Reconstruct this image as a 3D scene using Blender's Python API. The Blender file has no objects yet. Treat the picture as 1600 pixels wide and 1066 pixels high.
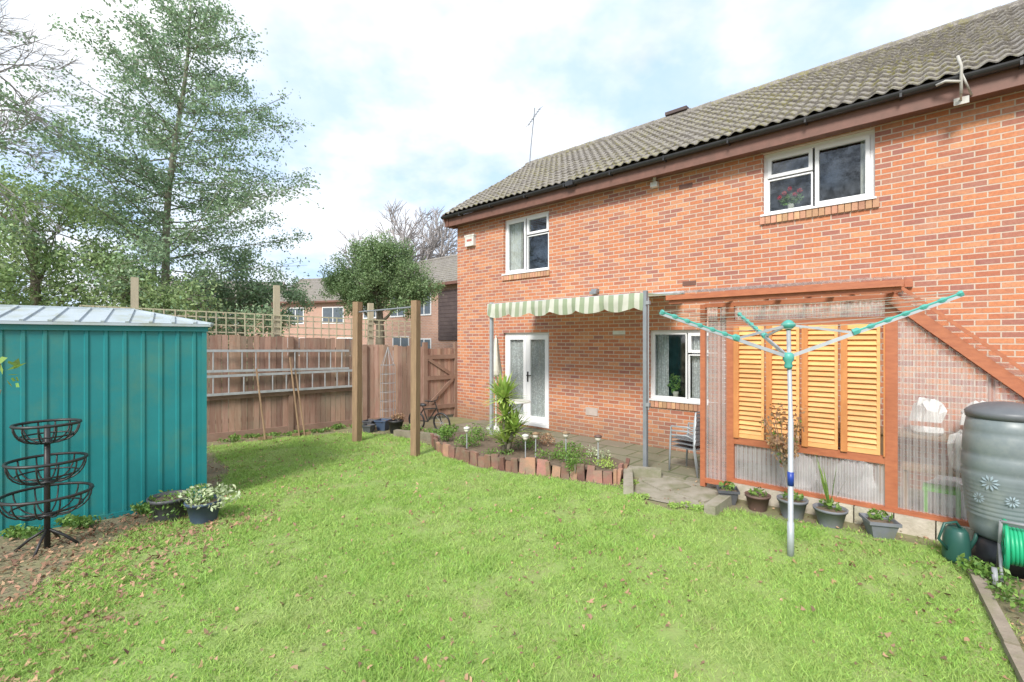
import bpy, math, random
import numpy as np
from mathutils import Vector, Matrix
random.seed(7); rng=np.random.default_rng(7)
scene=bpy.context.scene; COL=scene.collection
V=Vector
# ------------------------------------------------------------ materials
def nn(nt,t,**k):
    n=nt.nodes.new(t)
    for a,b in k.items(): setattr(n,a,b)
    return n
def base(name):
    m=bpy.data.materials.new(name); m.use_nodes=True; nt=m.node_tree
    return m,nt,nt.nodes['Principled BSDF'],nt.nodes['Material Output']
def rgb(c): return (c[0],c[1],c[2],1)
def mixc(nt,f,a,b,blend='MIX'):
    n=nn(nt,'ShaderNodeMix',data_type='RGBA',blend_type=blend)
    for s,x in ((0,f),(6,a),(7,b)):
        if hasattr(x,'links'): nt.links.new(x,n.inputs[s])
        elif s==0: n.inputs[0].default_value=x
        else: n.inputs[s].default_value=rgb(x)
    return n.outputs[2]
def noise(nt,scale,detail=4,vec=None,rough=.6):
    n=nn(nt,'ShaderNodeTexNoise'); n.inputs['Scale'].default_value=scale; n.inputs['Detail'].default_value=detail; n.inputs['Roughness'].default_value=rough
    if vec is not None: nt.links.new(vec,n.inputs['Vector'])
    return n.outputs['Fac']
def ramp(nt,src,stops):
    r=nn(nt,'ShaderNodeValToRGB'); cr=r.color_ramp
    while len(cr.elements)<len(stops): cr.elements.new(.5)
    for e,(p,c) in zip(cr.elements,stops):
        e.position=p; e.color=rgb(c) if isinstance(c,(tuple,list)) else (c,c,c,1)
    nt.links.new(src,r.inputs[0]); return r.outputs[0]
def objco(nt): return nn(nt,'ShaderNodeTexCoord').outputs['Object']
def math_(nt,op,a,b=None):
    n=nn(nt,'ShaderNodeMath',operation=op)
    for i,x in enumerate((a,b)):
        if x is None: continue
        if hasattr(x,'links'): nt.links.new(x,n.inputs[i])
        else: n.inputs[i].default_value=x
    return n.outputs[0]
def bump(nt,h,p,strength=.4,dist=.02):
    b=nn(nt,'ShaderNodeBump'); b.inputs['Strength'].default_value=strength; b.inputs['Distance'].default_value=dist
    nt.links.new(h,b.inputs['Height']); nt.links.new(b.outputs[0],p.inputs['Normal'])
def M(name,c1,c2=None,scale=6,rough=.8,metal=0,bmp=0,bs=40,island=0,stretch=None,dirt=None,dscale=1.5,trans=0,hue=.016,det=4,pos=(.3,.7)):
    m,nt,p,o=base(name)
    c2=c2 or tuple(x*.72 for x in c1)
    vec=objco(nt)
    if stretch:
        mp=nn(nt,'ShaderNodeMapping'); mp.inputs['Scale'].default_value=stretch; nt.links.new(vec,mp.inputs[0]); sv=mp.outputs[0]
    else: sv=vec
    f=ramp(nt,noise(nt,scale,det,sv),[(pos[0],0.),(pos[1],1.)])
    c=mixc(nt,f,c1,c2)
    if island:
        g=nn(nt,'ShaderNodeNewGeometry').outputs['Random Per Island']
        v=math_(nt,'ADD',math_(nt,'MULTIPLY',g,2*island),1-island)
        h=nn(nt,'ShaderNodeHueSaturation'); nt.links.new(c,h.inputs['Color']); nt.links.new(v,h.inputs['Value'])
        hv=math_(nt,'ADD',math_(nt,'MULTIPLY',math_(nt,'FRACT',math_(nt,'MULTIPLY',g,17.3)),hue*2),.5-hue); nt.links.new(hv,h.inputs['Hue'])
        c=h.outputs[0]
    if dirt:
        df=ramp(nt,noise(nt,dscale,det+2,vec,.7),[(.48,0.),(.72,.8)])
        c=mixc(nt,df,c,dirt)
    nt.links.new(c,p.inputs['Base Color'])
    p.inputs['Roughness'].default_value=rough; p.inputs['Metallic'].default_value=metal
    if bmp: bump(nt,noise(nt,bs,4,sv),p,bmp)
    if trans:
        t=nn(nt,'ShaderNodeBsdfTranslucent'); nt.links.new(c,t.inputs[0]); mx=nn(nt,'ShaderNodeMixShader'); mx.inputs[0].default_value=trans
        nt.links.new(p.outputs[0],mx.inputs[1]); nt.links.new(t.outputs[0],mx.inputs[2]); nt.links.new(mx.outputs[0],o.inputs[0])
    return m
def brickmat(name,cols,mortar,bw=.218,rh=.071,ms=.009,far=False):
    m,nt,p,o=base(name)
    co=objco(nt); s=nn(nt,'ShaderNodeSeparateXYZ'); nt.links.new(co,s.inputs[0])
    cx=nn(nt,'ShaderNodeCombineXYZ'); nt.links.new(math_(nt,'ADD',s.outputs[0],s.outputs[1]),cx.inputs[0]); nt.links.new(s.outputs[2],cx.inputs[1])
    b=nn(nt,'ShaderNodeTexBrick'); nt.links.new(cx.outputs[0],b.inputs['Vector'])
    b.inputs['Color1'].default_value=(0,0,0,1); b.inputs['Color2'].default_value=(1,1,1,1); b.inputs['Mortar'].default_value=(.5,.5,.5,1)
    b.inputs['Scale'].default_value=1; b.inputs['Mortar Size'].default_value=ms; b.inputs['Mortar Smooth'].default_value=.25
    b.inputs['Brick Width'].default_value=bw; b.inputs['Row Height'].default_value=rh
    c=ramp(nt,b.outputs['Color'],[(i/(len(cols)-1),x) for i,x in enumerate(cols)])
    n=noise(nt,30,4,co); c=mixc(nt,ramp(nt,n,[(.38,0.),(.75,.45)]),c,tuple(x*.6 for x in cols[0]))
    big=noise(nt,.7,5,co); c=mixc(nt,ramp(nt,big,[(.4,0.),(.75,.22)]),c,tuple(x*.65+.03 for x in cols[1]))
    mo=mixc(nt,noise(nt,9,4,co),mortar,tuple(x*.7 for x in mortar))
    c=mixc(nt,b.outputs['Fac'],c,mo)
    ef=ramp(nt,noise(nt,2.3,7,co,.75),[(.55,0.),(.82,.35)]); c=mixc(nt,ef,c,(.70,.51,.40))
    damp=nn(nt,'ShaderNodeMapRange'); damp.inputs[1].default_value=.0; damp.inputs[2].default_value=.5; damp.inputs[3].default_value=.5; damp.inputs[4].default_value=0
    nt.links.new(math_(nt,'ADD',s.outputs[2],math_(nt,'MULTIPLY',noise(nt,2,5,co),-.25)),damp.inputs[0]); c=mixc(nt,damp.outputs[0],c,(.18,.13,.085))
    nt.links.new(c,p.inputs['Base Color']); p.inputs['Roughness'].default_value=.9
    h=math_(nt,'ADD',math_(nt,'MULTIPLY',b.outputs['Fac'],-1.),math_(nt,'MULTIPLY',noise(nt,60,3,co),.5))
    bump(nt,h,p,.6,.008); return m
MB=brickmat('brick',[(.33,.135,.11),(.60,.235,.105),(.53,.19,.09),(.36,.155,.12),(.66,.30,.145),(.54,.185,.085),(.42,.15,.09)],(.62,.50,.40),ms=.0082)
MBfar=brickmat('brick_far',[(.50,.28,.20),(.57,.32,.23),(.46,.26,.2)],(.6,.5,.43))
white=M('upvc',(.82,.82,.82),(.76,.77,.78),3,.35)
def glassmat(name,t=.86,refl=.16):
    m,nt,p,o=base(name)
    tr=nn(nt,'ShaderNodeBsdfTransparent'); tr.inputs[0].default_value=(t,t*1.02,t,1)
    g=nn(nt,'ShaderNodeBsdfGlossy'); g.inputs['Roughness'].default_value=.03; g.inputs[0].default_value=(.95,.97,1,1)
    lw=nn(nt,'ShaderNodeLayerWeight'); lw.inputs[0].default_value=.25
    rn=math_(nt,'MULTIPLY',ramp(nt,noise(nt,5,4,objco(nt),.7),[(.4,.25),(.62,1.)]),refl*.45)
    f=math_(nt,'ADD',math_(nt,'MULTIPLY',lw.outputs['Fresnel'],.6),rn)
    mx=nn(nt,'ShaderNodeMixShader'); nt.links.new(f,mx.inputs[0]); nt.links.new(tr.outputs[0],mx.inputs[1]); nt.links.new(g.outputs[0],mx.inputs[2])
    nt.links.new(mx.outputs[0],o.inputs[0]); return m
glass=glassmat('window_glass')
def plasticmat(name,a,c_,rb=.22):
    m,nt,p,o=base(name)
    p.inputs['Base Color'].default_value=(.80,.78,.77,1); p.inputs['Roughness'].default_value=.2
    tr=nn(nt,'ShaderNodeBsdfTransparent'); tr.inputs[0].default_value=(.95,.95,.95,1)
    mx=nn(nt,'ShaderNodeMixShader'); co=objco(nt); s=nn(nt,'ShaderNodeSeparateXYZ'); nt.links.new(co,s.inputs[0])
    rib=math_(nt,'ABSOLUTE',math_(nt,'SINE',math_(nt,'MULTIPLY',s.outputs[0],math.pi/.05)))
    f=math_(nt,'ADD',ramp(nt,noise(nt,2.5,4,co),[(.3,a),(.8,c_)]),math_(nt,'MULTIPLY',rib,rb))
    nt.links.new(f,mx.inputs[0]); nt.links.new(tr.outputs[0],mx.inputs[1]); nt.links.new(p.outputs[0],mx.inputs[2]); nt.links.new(mx.outputs[0],o.inputs[0]); return m
clear=plasticmat('clear_plastic',.16,.40)
clearside=plasticmat('clear_side_plastic',.06,.24,.24)
clearroof=plasticmat('clear_roof_plastic',.03,.12,.12)
def lacemat():
    m,nt,p,o=base('lace'); p.inputs['Base Color'].default_value=(.85,.87,.92,1); p.inputs['Roughness'].default_value=.9
    v=nn(nt,'ShaderNodeTexVoronoi'); v.inputs['Scale'].default_value=28; nt.links.new(objco(nt),v.inputs['Vector'])
    f=ramp(nt,v.outputs['Distance'],[(.15,1.),(.6,.66)])
    tr=nn(nt,'ShaderNodeBsdfTransparent'); mx=nn(nt,'ShaderNodeMixShader'); nt.links.new(f,mx.inputs[0]); nt.links.new(tr.outputs[0],mx.inputs[1]); nt.links.new(p.outputs[0],mx.inputs[2]); nt.links.new(mx.outputs[0],o.inputs[0]); return m
lace=lacemat()
curtain=M('curtain',(.82,.82,.80),rough=.95)
def stripemat():
    m,nt,p,o=base('striped_canvas'); co=objco(nt); s=nn(nt,'ShaderNodeSeparateXYZ'); nt.links.new(co,s.inputs[0])
    f=math_(nt,'FRACT',math_(nt,'DIVIDE',s.outputs[0],.17)); k=math_(nt,'GREATER_THAN',f,.5)
    f2=math_(nt,'FRACT',math_(nt,'DIVIDE',math_(nt,'ADD',s.outputs[0],.042),.17)); k2=math_(nt,'LESS_THAN',f2,.03)
    c=mixc(nt,k,(.70,.72,.62),(.36,.44,.29)); c=mixc(nt,k2,c,(.4,.48,.32))
    c=mixc(nt,ramp(nt,noise(nt,3,5,co),[(.45,0.),(.8,.5)]),c,(.42,.44,.35))
    nt.links.new(c,p.inputs['Base Color']); p.inputs['Roughness'].default_value=.9
    t=nn(nt,'ShaderNodeBsdfTranslucent'); nt.links.new(c,t.inputs[0]); mx=nn(nt,'ShaderNodeMixShader'); mx.inputs[0].default_value=.4
    nt.links.new(p.outputs[0],mx.inputs[1]); nt.links.new(t.outputs[0],mx.inputs[2]); nt.links.new(mx.outputs[0],o.inputs[0]); return m
stripes=stripemat()
def roofmat(name='roof_tile',moss=.5):
    m,nt,p,o=base(name); co=objco(nt)
    c=mixc(nt,ramp(nt,noise(nt,5,4,co),[(.3,0.),(.7,1.)]),(.15,.135,.12),(.25,.23,.21))
    c=mixc(nt,ramp(nt,noise(nt,26,5,co,.75),[(.50,0.),(.64,.8)]),c,(.40,.375,.34))
    mo=math_(nt,'MULTIPLY',ramp(nt,noise(nt,19,6,co,.7),[(.50,0.),(.58,1.)]),ramp(nt,noise(nt,.55,4,co),[(.40,.10),(.62,1.)]))
    c=mixc(nt,math_(nt,'MULTIPLY',mo,moss*1.4),c,(.27,.25,.07))
    nt.links.new(c,p.inputs['Base Color']); p.inputs['Roughness'].default_value=.95; bump(nt,noise(nt,45,4,co),p,.5); return m
tile=roofmat(); tilefar=roofmat('roof_tile_far',.2)
bargebrown=M('brown_board',(.20,.095,.07),(.14,.07,.05),7,.6)
black=M('black_plastic',(.02,.02,.022),(.035,.035,.037),8,.4)
iron=M('black_iron',(.02,.02,.022),(.03,.028,.025),20,.45)
fencem=M('fence_board',(.27,.15,.105),(.36,.24,.18),3,.9,island=.3,stretch=(8,8,.8),bmp=.4,dirt=(.26,.22,.16),dscale=1.2,hue=.008)
fencerail=M('fence_rail',(.22,.13,.09),(.30,.20,.15),4,.9,bmp=.3)
postwood=M('weathered_post',(.36,.24,.14),(.24,.16,.095),3,.9,stretch=(10,10,1),bmp=.5)
palewood=M('pale_wood',(.47,.42,.29),(.36,.33,.23),3,.9,stretch=(6,6,1),bmp=.3,island=.1)
stain=M('stained_timber',(.46,.165,.07),(.35,.115,.05),3,.45,stretch=(3,9,9),bmp=.2,island=.1,hue=.004)
boardor=M('orange_board',(.60,.25,.08),(.50,.19,.06),3,.5,stretch=(9,9,2),bmp=.15,hue=.004)
stainlight=M('orange_pine',(.82,.45,.17),(.68,.34,.12),2.5,.5,stretch=(2,9,9),bmp=.15,island=.12,hue=.004)
redbrown=M('redbrown_slats',(.36,.16,.10),(.28,.12,.075),4,.6,island=.15,hue=.004)
alu=M('aluminium',(.46,.47,.48),(.36,.37,.38),9,.5,metal=.3)
galv=M('galvanised',(.46,.49,.51),(.38,.41,.43),9,.5,metal=.3)
darkgalv=M('grey_post_metal',(.22,.24,.26),(.28,.30,.32),9,.5,metal=.3)
teal=M('teal_metal',(.008,.175,.185),(.014,.215,.225),2,.45,dirt=(.07,.20,.14),dscale=1.3,bmp=.05,bs=3)
shedroof=M('shed_roof_metal',(.43,.49,.53),(.36,.42,.45),3,.5,dirt=(.33,.35,.25),dscale=3)
barrel=M('butt_plastic',(.14,.17,.178),(.20,.235,.24),4,.4,dirt=(.25,.275,.26),dscale=6)
lidm=M('butt_lid',(.10,.11,.12),(.14,.15,.16),5,.45)
soil=M('soil',(.12,.09,.06),(.20,.15,.105),12,1,bmp=.8,bs=30)
conc=M('concrete',(.36,.33,.27),(.25,.23,.17),5,.95,bmp=.4,dirt=(.15,.17,.07),dscale=3)
stoneb=M('cream_block',(.55,.50,.41),(.42,.38,.3),8,.95,bmp=.4,island=.12,dirt=(.26,.25,.15),dscale=5)
terra=M('terracotta_edge',(.33,.165,.115),(.22,.13,.10),6,.85,island=.45,bmp=.4,dirt=(.22,.20,.14),dscale=5)
buffsill=M('sill_brick',(.56,.32,.19),(.46,.25,.15),12,.85,island=.2,bmp=.3)
darkpot=M('dark_pot',(.06,.065,.075),(.10,.10,.11),7,.55)
greypot=M('grey_pot',(.20,.21,.24),(.15,.16,.18),7,.6,dirt=(.2,.2,.14),dscale=6)
brownpot=M('brown_pot',(.15,.085,.07),(.11,.07,.06),7,.6)
bluepot=M('blue_pot',(.05,.08,.14),(.07,.10,.16),7,.5)
bark=M('bark',(.26,.23,.17),(.16,.14,.10),6,.95,bmp=.6,bs=14)
barkl=M('bark_grey_green',(.30,.29,.22),(.21,.20,.15),6,.95,bmp=.5,bs=14)
barkpale=M('bark_pale',(.42,.39,.38),(.32,.29,.28),6,.95)
def leaf(name,c,c2,isl=.4,tr=.35,rough=.5): return M(name,c,c2,.9,rough,island=isl,trans=tr,det=2)
holly=leaf('holly_leaf',(.31,.43,.24),(.20,.32,.19))
hollyd=leaf('laurel_leaf',(.28,.41,.17),(.38,.49,.23))
yewl=leaf('yew_leaf',(.19,.29,.13),(.27,.38,.17))
fargreen=leaf('far_leaf',(.26,.31,.21),(.36,.39,.28))
bedgreen=leaf('bed_leaf',(.20,.34,.07),(.14,.26,.06))
yuccam=leaf('yucca_leaf',(.46,.57,.15),(.28,.44,.10),.3,.3)
whiteleaf=leaf('variegated_leaf',(.6,.65,.45),(.4,.5,.25))
deadleaf=leaf('dry_leaf',(.38,.22,.12),(.46,.32,.2),.4)
fallenm=leaf('fallen_leaf_mat',(.28,.155,.09),(.42,.275,.18),.55,.15,.85)
redflower=leaf('red_petal',(.75,.02,.04),(.6,.02,.05),.2)
grassm=M('grass_blade',(.33,.53,.11),(.42,.58,.17),.8,.8,island=.30,trans=.4,dirt=(.47,.55,.22),dscale=1.1,det=2)
green=M('green_plastic',(.02,.42,.20),(.02,.36,.17),4,.4)
dgreen=M('dark_green_plastic',(.02,.08,.065),(.025,.10,.08),4,.4)
tealp=M('teal_plastic',(.10,.40,.34),(.07,.33,.28),4,.4)
greyp=M('grey_plastic',(.30,.31,.32),(.24,.25,.26),4,.5)
cord=M('line_cord',(.42,.47,.40),rough=.6)
blue=M('blue_plastic',(.02,.06,.35),rough=.4)
darkclad=M('dark_cladding',(.07,.05,.05),(.11,.08,.075),4,.8)
whitep=M('white_paint',(.72,.72,.69),(.58,.58,.53),5,.6,dirt=(.42,.39,.31),dscale=8)
ochre=M('cream_fabric',(.72,.68,.58),rough=.9)
# ------------------------------------------------------------ builders
class B:
    def __init__(s): s.v=[];s.f=[];s.m=[]
    def add(s,vs,fs,m=0):
        o=len(s.v); s.v+= [tuple(x) for x in vs]; s.f+=[tuple(i+o for i in f) for f in fs]; s.m+=[m]*len(fs)
    def box(s,a,b,m=0,ch=0):
        x0,y0,z0=a;x1,y1,z1=b
        s.add([(x0,y0,z0),(x1,y0,z0),(x1,y1,z0),(x0,y1,z0),(x0,y0,z1),(x1,y0,z1),(x1,y1,z1),(x0,y1,z1)],
              [(0,3,2,1),(4,5,6,7),(0,1,5,4),(1,2,6,5),(2,3,7,6),(3,0,4,7)],m)
    def beam(s,p,q,w,h,m=0,up=(0,0,1)):
        p=V(p);q=V(q);d=(q-p).normalized();up=V(up)
        if abs(d.dot(up.normalized()))>.98: up=V((0,1,0))
        a=d.cross(up).normalized()*(w/2); b=a.cross(d).normalized()*(h/2)
        vs=[p-a-b,p+a-b,p+a+b,p-a+b,q-a-b,q+a-b,q+a+b,q-a+b]
        s.add(vs,[(0,1,2,3),(7,6,5,4),(1,0,4,5),(2,1,5,6),(3,2,6,7),(0,3,7,4)],m)
    def tube(s,pts,r,n=6,m=0,closed=False,cap=True):
        pts=[V(p) for p in pts]; k=len(pts)
        if not isinstance(r,(list,tuple)): r=[r]*k
        o=len(s.v); prev=None
        for i,p in enumerate(pts):
            if closed: d=pts[(i+1)%k]-pts[i-1]
            else: d=pts[min(i+1,k-1)]-pts[max(i-1,0)]
            d=d.normalized() if d.length>1e-9 else V((0,0,1))
            if prev is None: prev=d.orthogonal().normalized()
            a=(prev-d*prev.dot(d)); a=a.normalized() if a.length>1e-6 else d.orthogonal().normalized(); prev=a; b=d.cross(a)
            for j in range(n):
                t=2*math.pi*j/n; s.v.append(tuple(p+(a*math.cos(t)+b*math.sin(t))*r[i]))
        segs=k if closed else k-1
        for i in range(segs):
            i2=(i+1)%k
            for j in range(n):
                s.f.append((o+i*n+j,o+i*n+(j+1)%n,o+i2*n+(j+1)%n,o+i2*n+j)); s.m.append(m)
        if cap and not closed:
            s.f.append(tuple(o+j for j in range(n))[::-1]); s.f.append(tuple(o+(k-1)*n+j for j in range(n))); s.m+=[m,m]
    def rev(s,c,prof,n=24,m=0,cap=True):
        o=len(s.v)
        for r,z in prof:
            for j in range(n):
                t=2*math.pi*j/n; s.v.append((c[0]+r*math.cos(t),c[1]+r*math.sin(t),c[2]+z))
        for i in range(len(prof)-1):
            for j in range(n): s.f.append((o+i*n+j,o+i*n+(j+1)%n,o+(i+1)*n+(j+1)%n,o+(i+1)*n+j)); s.m.append(m)
        if cap:
            s.f.append(tuple(o+j for j in range(n))[::-1]); s.m.append(m)
            s.f.append(tuple(o+(len(prof)-1)*n+j for j in range(n))); s.m.append(m)
    def ring(s,c,R,r,axis='z',n=20,k=6,m=0,tilt=None):
        pts=[]
        for i in range(n):
            t=2*math.pi*i/n; a,b=R*math.cos(t),R*math.sin(t)
            d={'z':V((a,b,0)),'y':V((a,0,b)),'x':V((0,a,b))}[axis]
            if tilt: d=tilt@d
            pts.append(V(c)+d)
        s.tube(pts,r,k,m,closed=True)
I4=Matrix.Identity(4)
def ROT(loc,ux,uy): 
    return Matrix.Translation(V((loc[0],loc[1],0)))@Matrix.Rotation(math.atan2(uy,ux),4,'Z')
HF=ROT((-1.35,11.71),.743,-.67)
def hw(s,o,z=0): return HF@V((s,-o,z))
class T:
    def __init__(s,name,label,cat,origin=(0,0,0),F=I4,group=None):
        e=bpy.data.objects.new(name,None); COL.objects.link(e); e.empty_display_size=.2
        e.matrix_world=F@Matrix.Translation(V(origin)); e['label']=label; e['category']=cat
        if group: e['group']=group
        s.e=e; s.o=V(origin)
def mkmesh(name,b,mats,smooth,o):
    me=bpy.data.meshes.new(name)
    me.from_pydata([(x-o[0],y-o[1],z-o[2]) for x,y,z in b.v],[],b.f)
    if not isinstance(mats,(list,tuple)): mats=[mats]
    for m in mats: me.materials.append(m)
    me.polygons.foreach_set('material_index',b.m)
    if smooth: me.polygons.foreach_set('use_smooth',[True]*len(b.f))
    me.update(); ob=bpy.data.objects.new(name,me); COL.objects.link(ob); return ob
def part(t,name,b,mats,smooth=False,parent=None,label=None):
    ob=mkmesh(name,b,mats,smooth,t.o); ob.parent=parent or t.e
    if label: ob['label']=label
    return ob
def bpart(t,name,boxes,mat,parent=None):
    for q in boxes:
        b=B(); b.box(*q); part(t,name,b,mat,parent=parent)
def group_part(t,name,parent=None):
    e=bpy.data.objects.new(name,None); COL.objects.link(e); e.parent=parent or t.e; e.empty_display_size=.1; return e
def solo(name,label,cat,b,mats,origin=(0,0,0),F=I4,smooth=False,group=None,kind=None):
    ob=mkmesh(name,b,mats,smooth,origin); ob.matrix_world=F@Matrix.Translation(V(origin))
    if kind: ob['kind']=kind
    if label: ob['label']=label
    if cat: ob['category']=cat
    if group: ob['group']=group
    return ob
def npmesh(name,verts,nper,mat,o=(0,0,0)):
    n=len(verts)//nper; me=bpy.data.meshes.new(name)
    me.vertices.add(len(verts)); me.vertices.foreach_set('co',(verts-np.array(o)).astype(np.float32).ravel())
    me.loops.add(len(verts)); me.loops.foreach_set('vertex_index',np.arange(len(verts),dtype=np.int32))
    me.polygons.add(n); me.polygons.foreach_set('loop_start',np.arange(0,len(verts),nper,dtype=np.int32))
    me.polygons.foreach_set('loop_total',np.full(n,nper,dtype=np.int32))
    me.materials.append(mat); me.update(calc_edges=True); me.validate()
    ob=bpy.data.objects.new(name,me); COL.objects.link(ob); return ob
def leafverts(c,size,asp=.5,flat=0.):
    c=np.asarray(c,float); n=len(c); size=np.broadcast_to(size,(n,))*rng.uniform(.6,1.3,n)
    a=rng.normal(size=(n,3)); a[:,2]*=(1-flat); a/=np.linalg.norm(a,axis=1)[:,None]
    b=rng.normal(size=(n,3)); b[:,2]*=(1-flat); b-=a*(a*b).sum(1)[:,None]; b/=np.linalg.norm(b,axis=1)[:,None]
    a*=size[:,None]; b*=(size*asp)[:,None]
    v=np.stack([c-a,c+b-a*.1,c+a,c-b-a*.1],1); return v.reshape(-1,3)
def clump(c,r,n,shell=.5):
    d=rng.normal(size=(n,3)); d/=np.linalg.norm(d,axis=1)[:,None]
    rr=rng.uniform(shell**3,1,n)**(1/3); return np.array(c)+d*rr[:,None]*np.array(r)
def leafpart(t,name,v,mat,parent=None):
    ob=npmesh(name,v,4,mat,t.o); ob.parent=parent or t.e; return ob
# ------------------------------------------------------------ world, sun, camera
w=bpy.data.worlds.new('World'); scene.world=w; w.use_nodes=True; nt=w.node_tree
for n in list(nt.nodes): nt.nodes.remove(n)
out=nn(nt,'ShaderNodeOutputWorld'); sky=nn(nt,'ShaderNodeTexSky'); sky.sky_type='NISHITA'; sky.sun_disc=False
SE,SA=math.radians(40),math.radians(205)
sky.sun_elevation=SE; sky.sun_rotation=SA; sky.dust_density=1.0
bg=nn(nt,'ShaderNodeBackground'); bg.inputs[1].default_value=.15; nt.links.new(sky.outputs[0],bg.inputs[0])
tc=nn(nt,'ShaderNodeTexCoord'); sp=nn(nt,'ShaderNodeSeparateXYZ'); nt.links.new(tc.outputs['Generated'],sp.inputs[0])
zz=math_(nt,'ADD',math_(nt,'ABSOLUTE',sp.outputs[2]),.35)
cb=nn(nt,'ShaderNodeCombineXYZ'); nt.links.new(math_(nt,'DIVIDE',sp.outputs[0],zz),cb.inputs[0]); nt.links.new(math_(nt,'DIVIDE',sp.outputs[1],zz),cb.inputs[1]); cb.inputs[2].default_value=3.7
cf=ramp(nt,noise(nt,1.5,6,cb.outputs[0],.56),[(.44,0.),(.53,.7),(.62,1.)])
n2=noise(nt,2.8,5,cb.outputs[0],.6)
cloudc=mixc(nt,ramp(nt,n2,[(.34,0.),(.60,1.)]),(1.08,1.12,1.20),(1.55,1.55,1.55))
thin=mixc(nt,ramp(nt,n2,[(.35,0.),(.7,1.)]),(.72,.98,1.36),(1.0,1.16,1.42))
bg2=nn(nt,'ShaderNodeBackground'); bg2.inputs[1].default_value=1.0
nt.links.new(mixc(nt,cf,thin,cloudc),bg2.inputs[0])
mx=nn(nt,'ShaderNodeMixShader'); mx.inputs[0].default_value=.84; nt.links.new(bg.outputs[0],mx.inputs[1]); nt.links.new(bg2.outputs[0],mx.inputs[2]); nt.links.new(mx.outputs[0],out.inputs[0])
sl=bpy.data.lights.new('sun','SUN'); sl.energy=4.6; sl.angle=math.radians(16); sl.color=(1,.955,.89)
so=bpy.data.objects.new('sun',sl); COL.objects.link(so)
ds=V((math.sin(SA)*math.cos(SE),math.cos(SA)*math.cos(SE),math.sin(SE))); so.rotation_euler=ds.to_track_quat('Z','Y').to_euler()
cam=bpy.data.cameras.new('camera'); cam.lens=16.65; cam.sensor_width=36; cam.clip_end=2000; cam.clip_start=.05
co=bpy.data.objects.new('camera',cam); COL.objects.link(co); co.location=(0,0,1.88); co.rotation_euler=(math.radians(90),0,0); scene.camera=co
scene.view_settings.view_transform='Standard'
# ------------------------------------------------------------ ground
b=B(); b.add([(-500,-300,0),(500,-300,0),(500,700,0),(-500,700,0)],[(0,1,2,3)])
gm=M('rough_ground',(.18,.14,.10),(.22,.24,.10),1.2,1,bmp=.7,bs=20,dirt=(.31,.235,.17),dscale=4)
solo('ground','leaf strewn bare earth and rough ground','ground',b,gm,kind='structure')
LAWN=[(-3.0,1.0),(-3.5,3.25),(-3.75,4.4),(-3.55,5.5),(-4.1,6.9),(-5.4,8.4),(-4.3,9.35),(-3.0,9.7),(-1.95,9.2),(-1.35,8.2),(-1.12,7.7),(-.5,7.03),(0,6.72),(.55,6.46),(1.35,6.1),(1.55,5.6),(1.75,5.25),(2.3,5.25),(3.2,4.75),(3.95,4.25),(3.85,3.9),(3.0,2.8),(2.0,1.45),(1.7,1.0)]
b=B(); b.add([(x,y,.006) for x,y in LAWN],[tuple(range(len(LAWN)))][:1])
lm=M('lawn_base',(.20,.30,.075),(.28,.38,.11),3,1,bmp=.6,bs=60,dirt=(.29,.28,.13),dscale=2)
solo('lawn','uneven green lawn scattered with leaves','lawn',b,lm,kind='structure')
def inpoly(x,y,P):
    ins=np.zeros(len(x),bool); j=len(P)-1
    for i in range(len(P)):
        xi,yi=P[i];xj,yj=P[j]
        c=((yi>y)!=(yj>y))&(x<(xj-xi)*(y-yi)/(yj-yi+1e-12)+xi); ins^=c; j=i
    return ins
def vnoise(x,y,s,seed=0):
    r=np.random.default_rng(seed); v=np.zeros(len(x))
    for k in range(7):
        a=r.uniform(0,2*np.pi); f=s*r.uniform(.6,1.8); v+=np.sin((x*np.cos(a)+y*np.sin(a))*f+r.uniform(0,6.28))
    return v/3
N=760000
y=np.exp(rng.uniform(math.log(1.8),math.log(10.2),N)); x=rng.uniform(-6,4.3,N)
jx=x+vnoise(x,y,9,1)*.08+rng.normal(0,.05,N); jy=y+vnoise(x,y,9,2)*.08+rng.normal(0,.05,N)
dens=.66+.22*vnoise(x,y,3,3)+.3*vnoise(x,y,11,5)
k=inpoly(jx,jy,LAWN)&(rng.uniform(0,1,N)<dens+.1); x=x[k];y=y[k];n=len(x)
h=rng.uniform(.010,.034,n)*(1+.3*vnoise(x,y,5,4)+.3*vnoise(x,y,17,6)).clip(.35)*(1+.12*(y>3)); wd=rng.uniform(.0017,.0036,n)*(1+.14*y)
an=rng.uniform(0,2*np.pi,n); ln=rng.normal(0,.8,(n,2))*h[:,None]
p0=np.stack([x-np.cos(an)*wd,y-np.sin(an)*wd,np.full(n,.004)],1); p1=np.stack([x+np.cos(an)*wd,y+np.sin(an)*wd,np.full(n,.004)],1)
p2=np.stack([x+ln[:,0],y+ln[:,1],h+.004],1)
g=npmesh('grass',np.stack([p0,p1,p2],1).reshape(-1,3),3,grassm); g['kind']='stuff'; g['label']='dense short green lawn grass blades'; g['category']='grass'
N=30000
y=np.exp(rng.uniform(math.log(1.6),math.log(10),N)); x=rng.uniform(-6,4.6,N)
left=np.clip((-2.6-x+.35*(y-4))/1.2,0,1); pr=.17+.14*vnoise(x,y,2.5,8)+.08*vnoise(x,y,8,9)+.45*left+.25*np.clip((x-2.8)/1.,0,1)
k=(rng.uniform(0,1,N)<pr); x=x[k];y=y[k]
xe=rng.uniform(-4.4,-2.4,4600); ye=rng.uniform(1.8,5.2,4600); k=(xe< -2.65+rng.normal(0,.3,4600)); x=np.r_[x,xe[k]]; y=np.r_[y,ye[k]]
c=np.stack([x,y,rng.uniform(.010,.032,len(x))],1)
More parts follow.
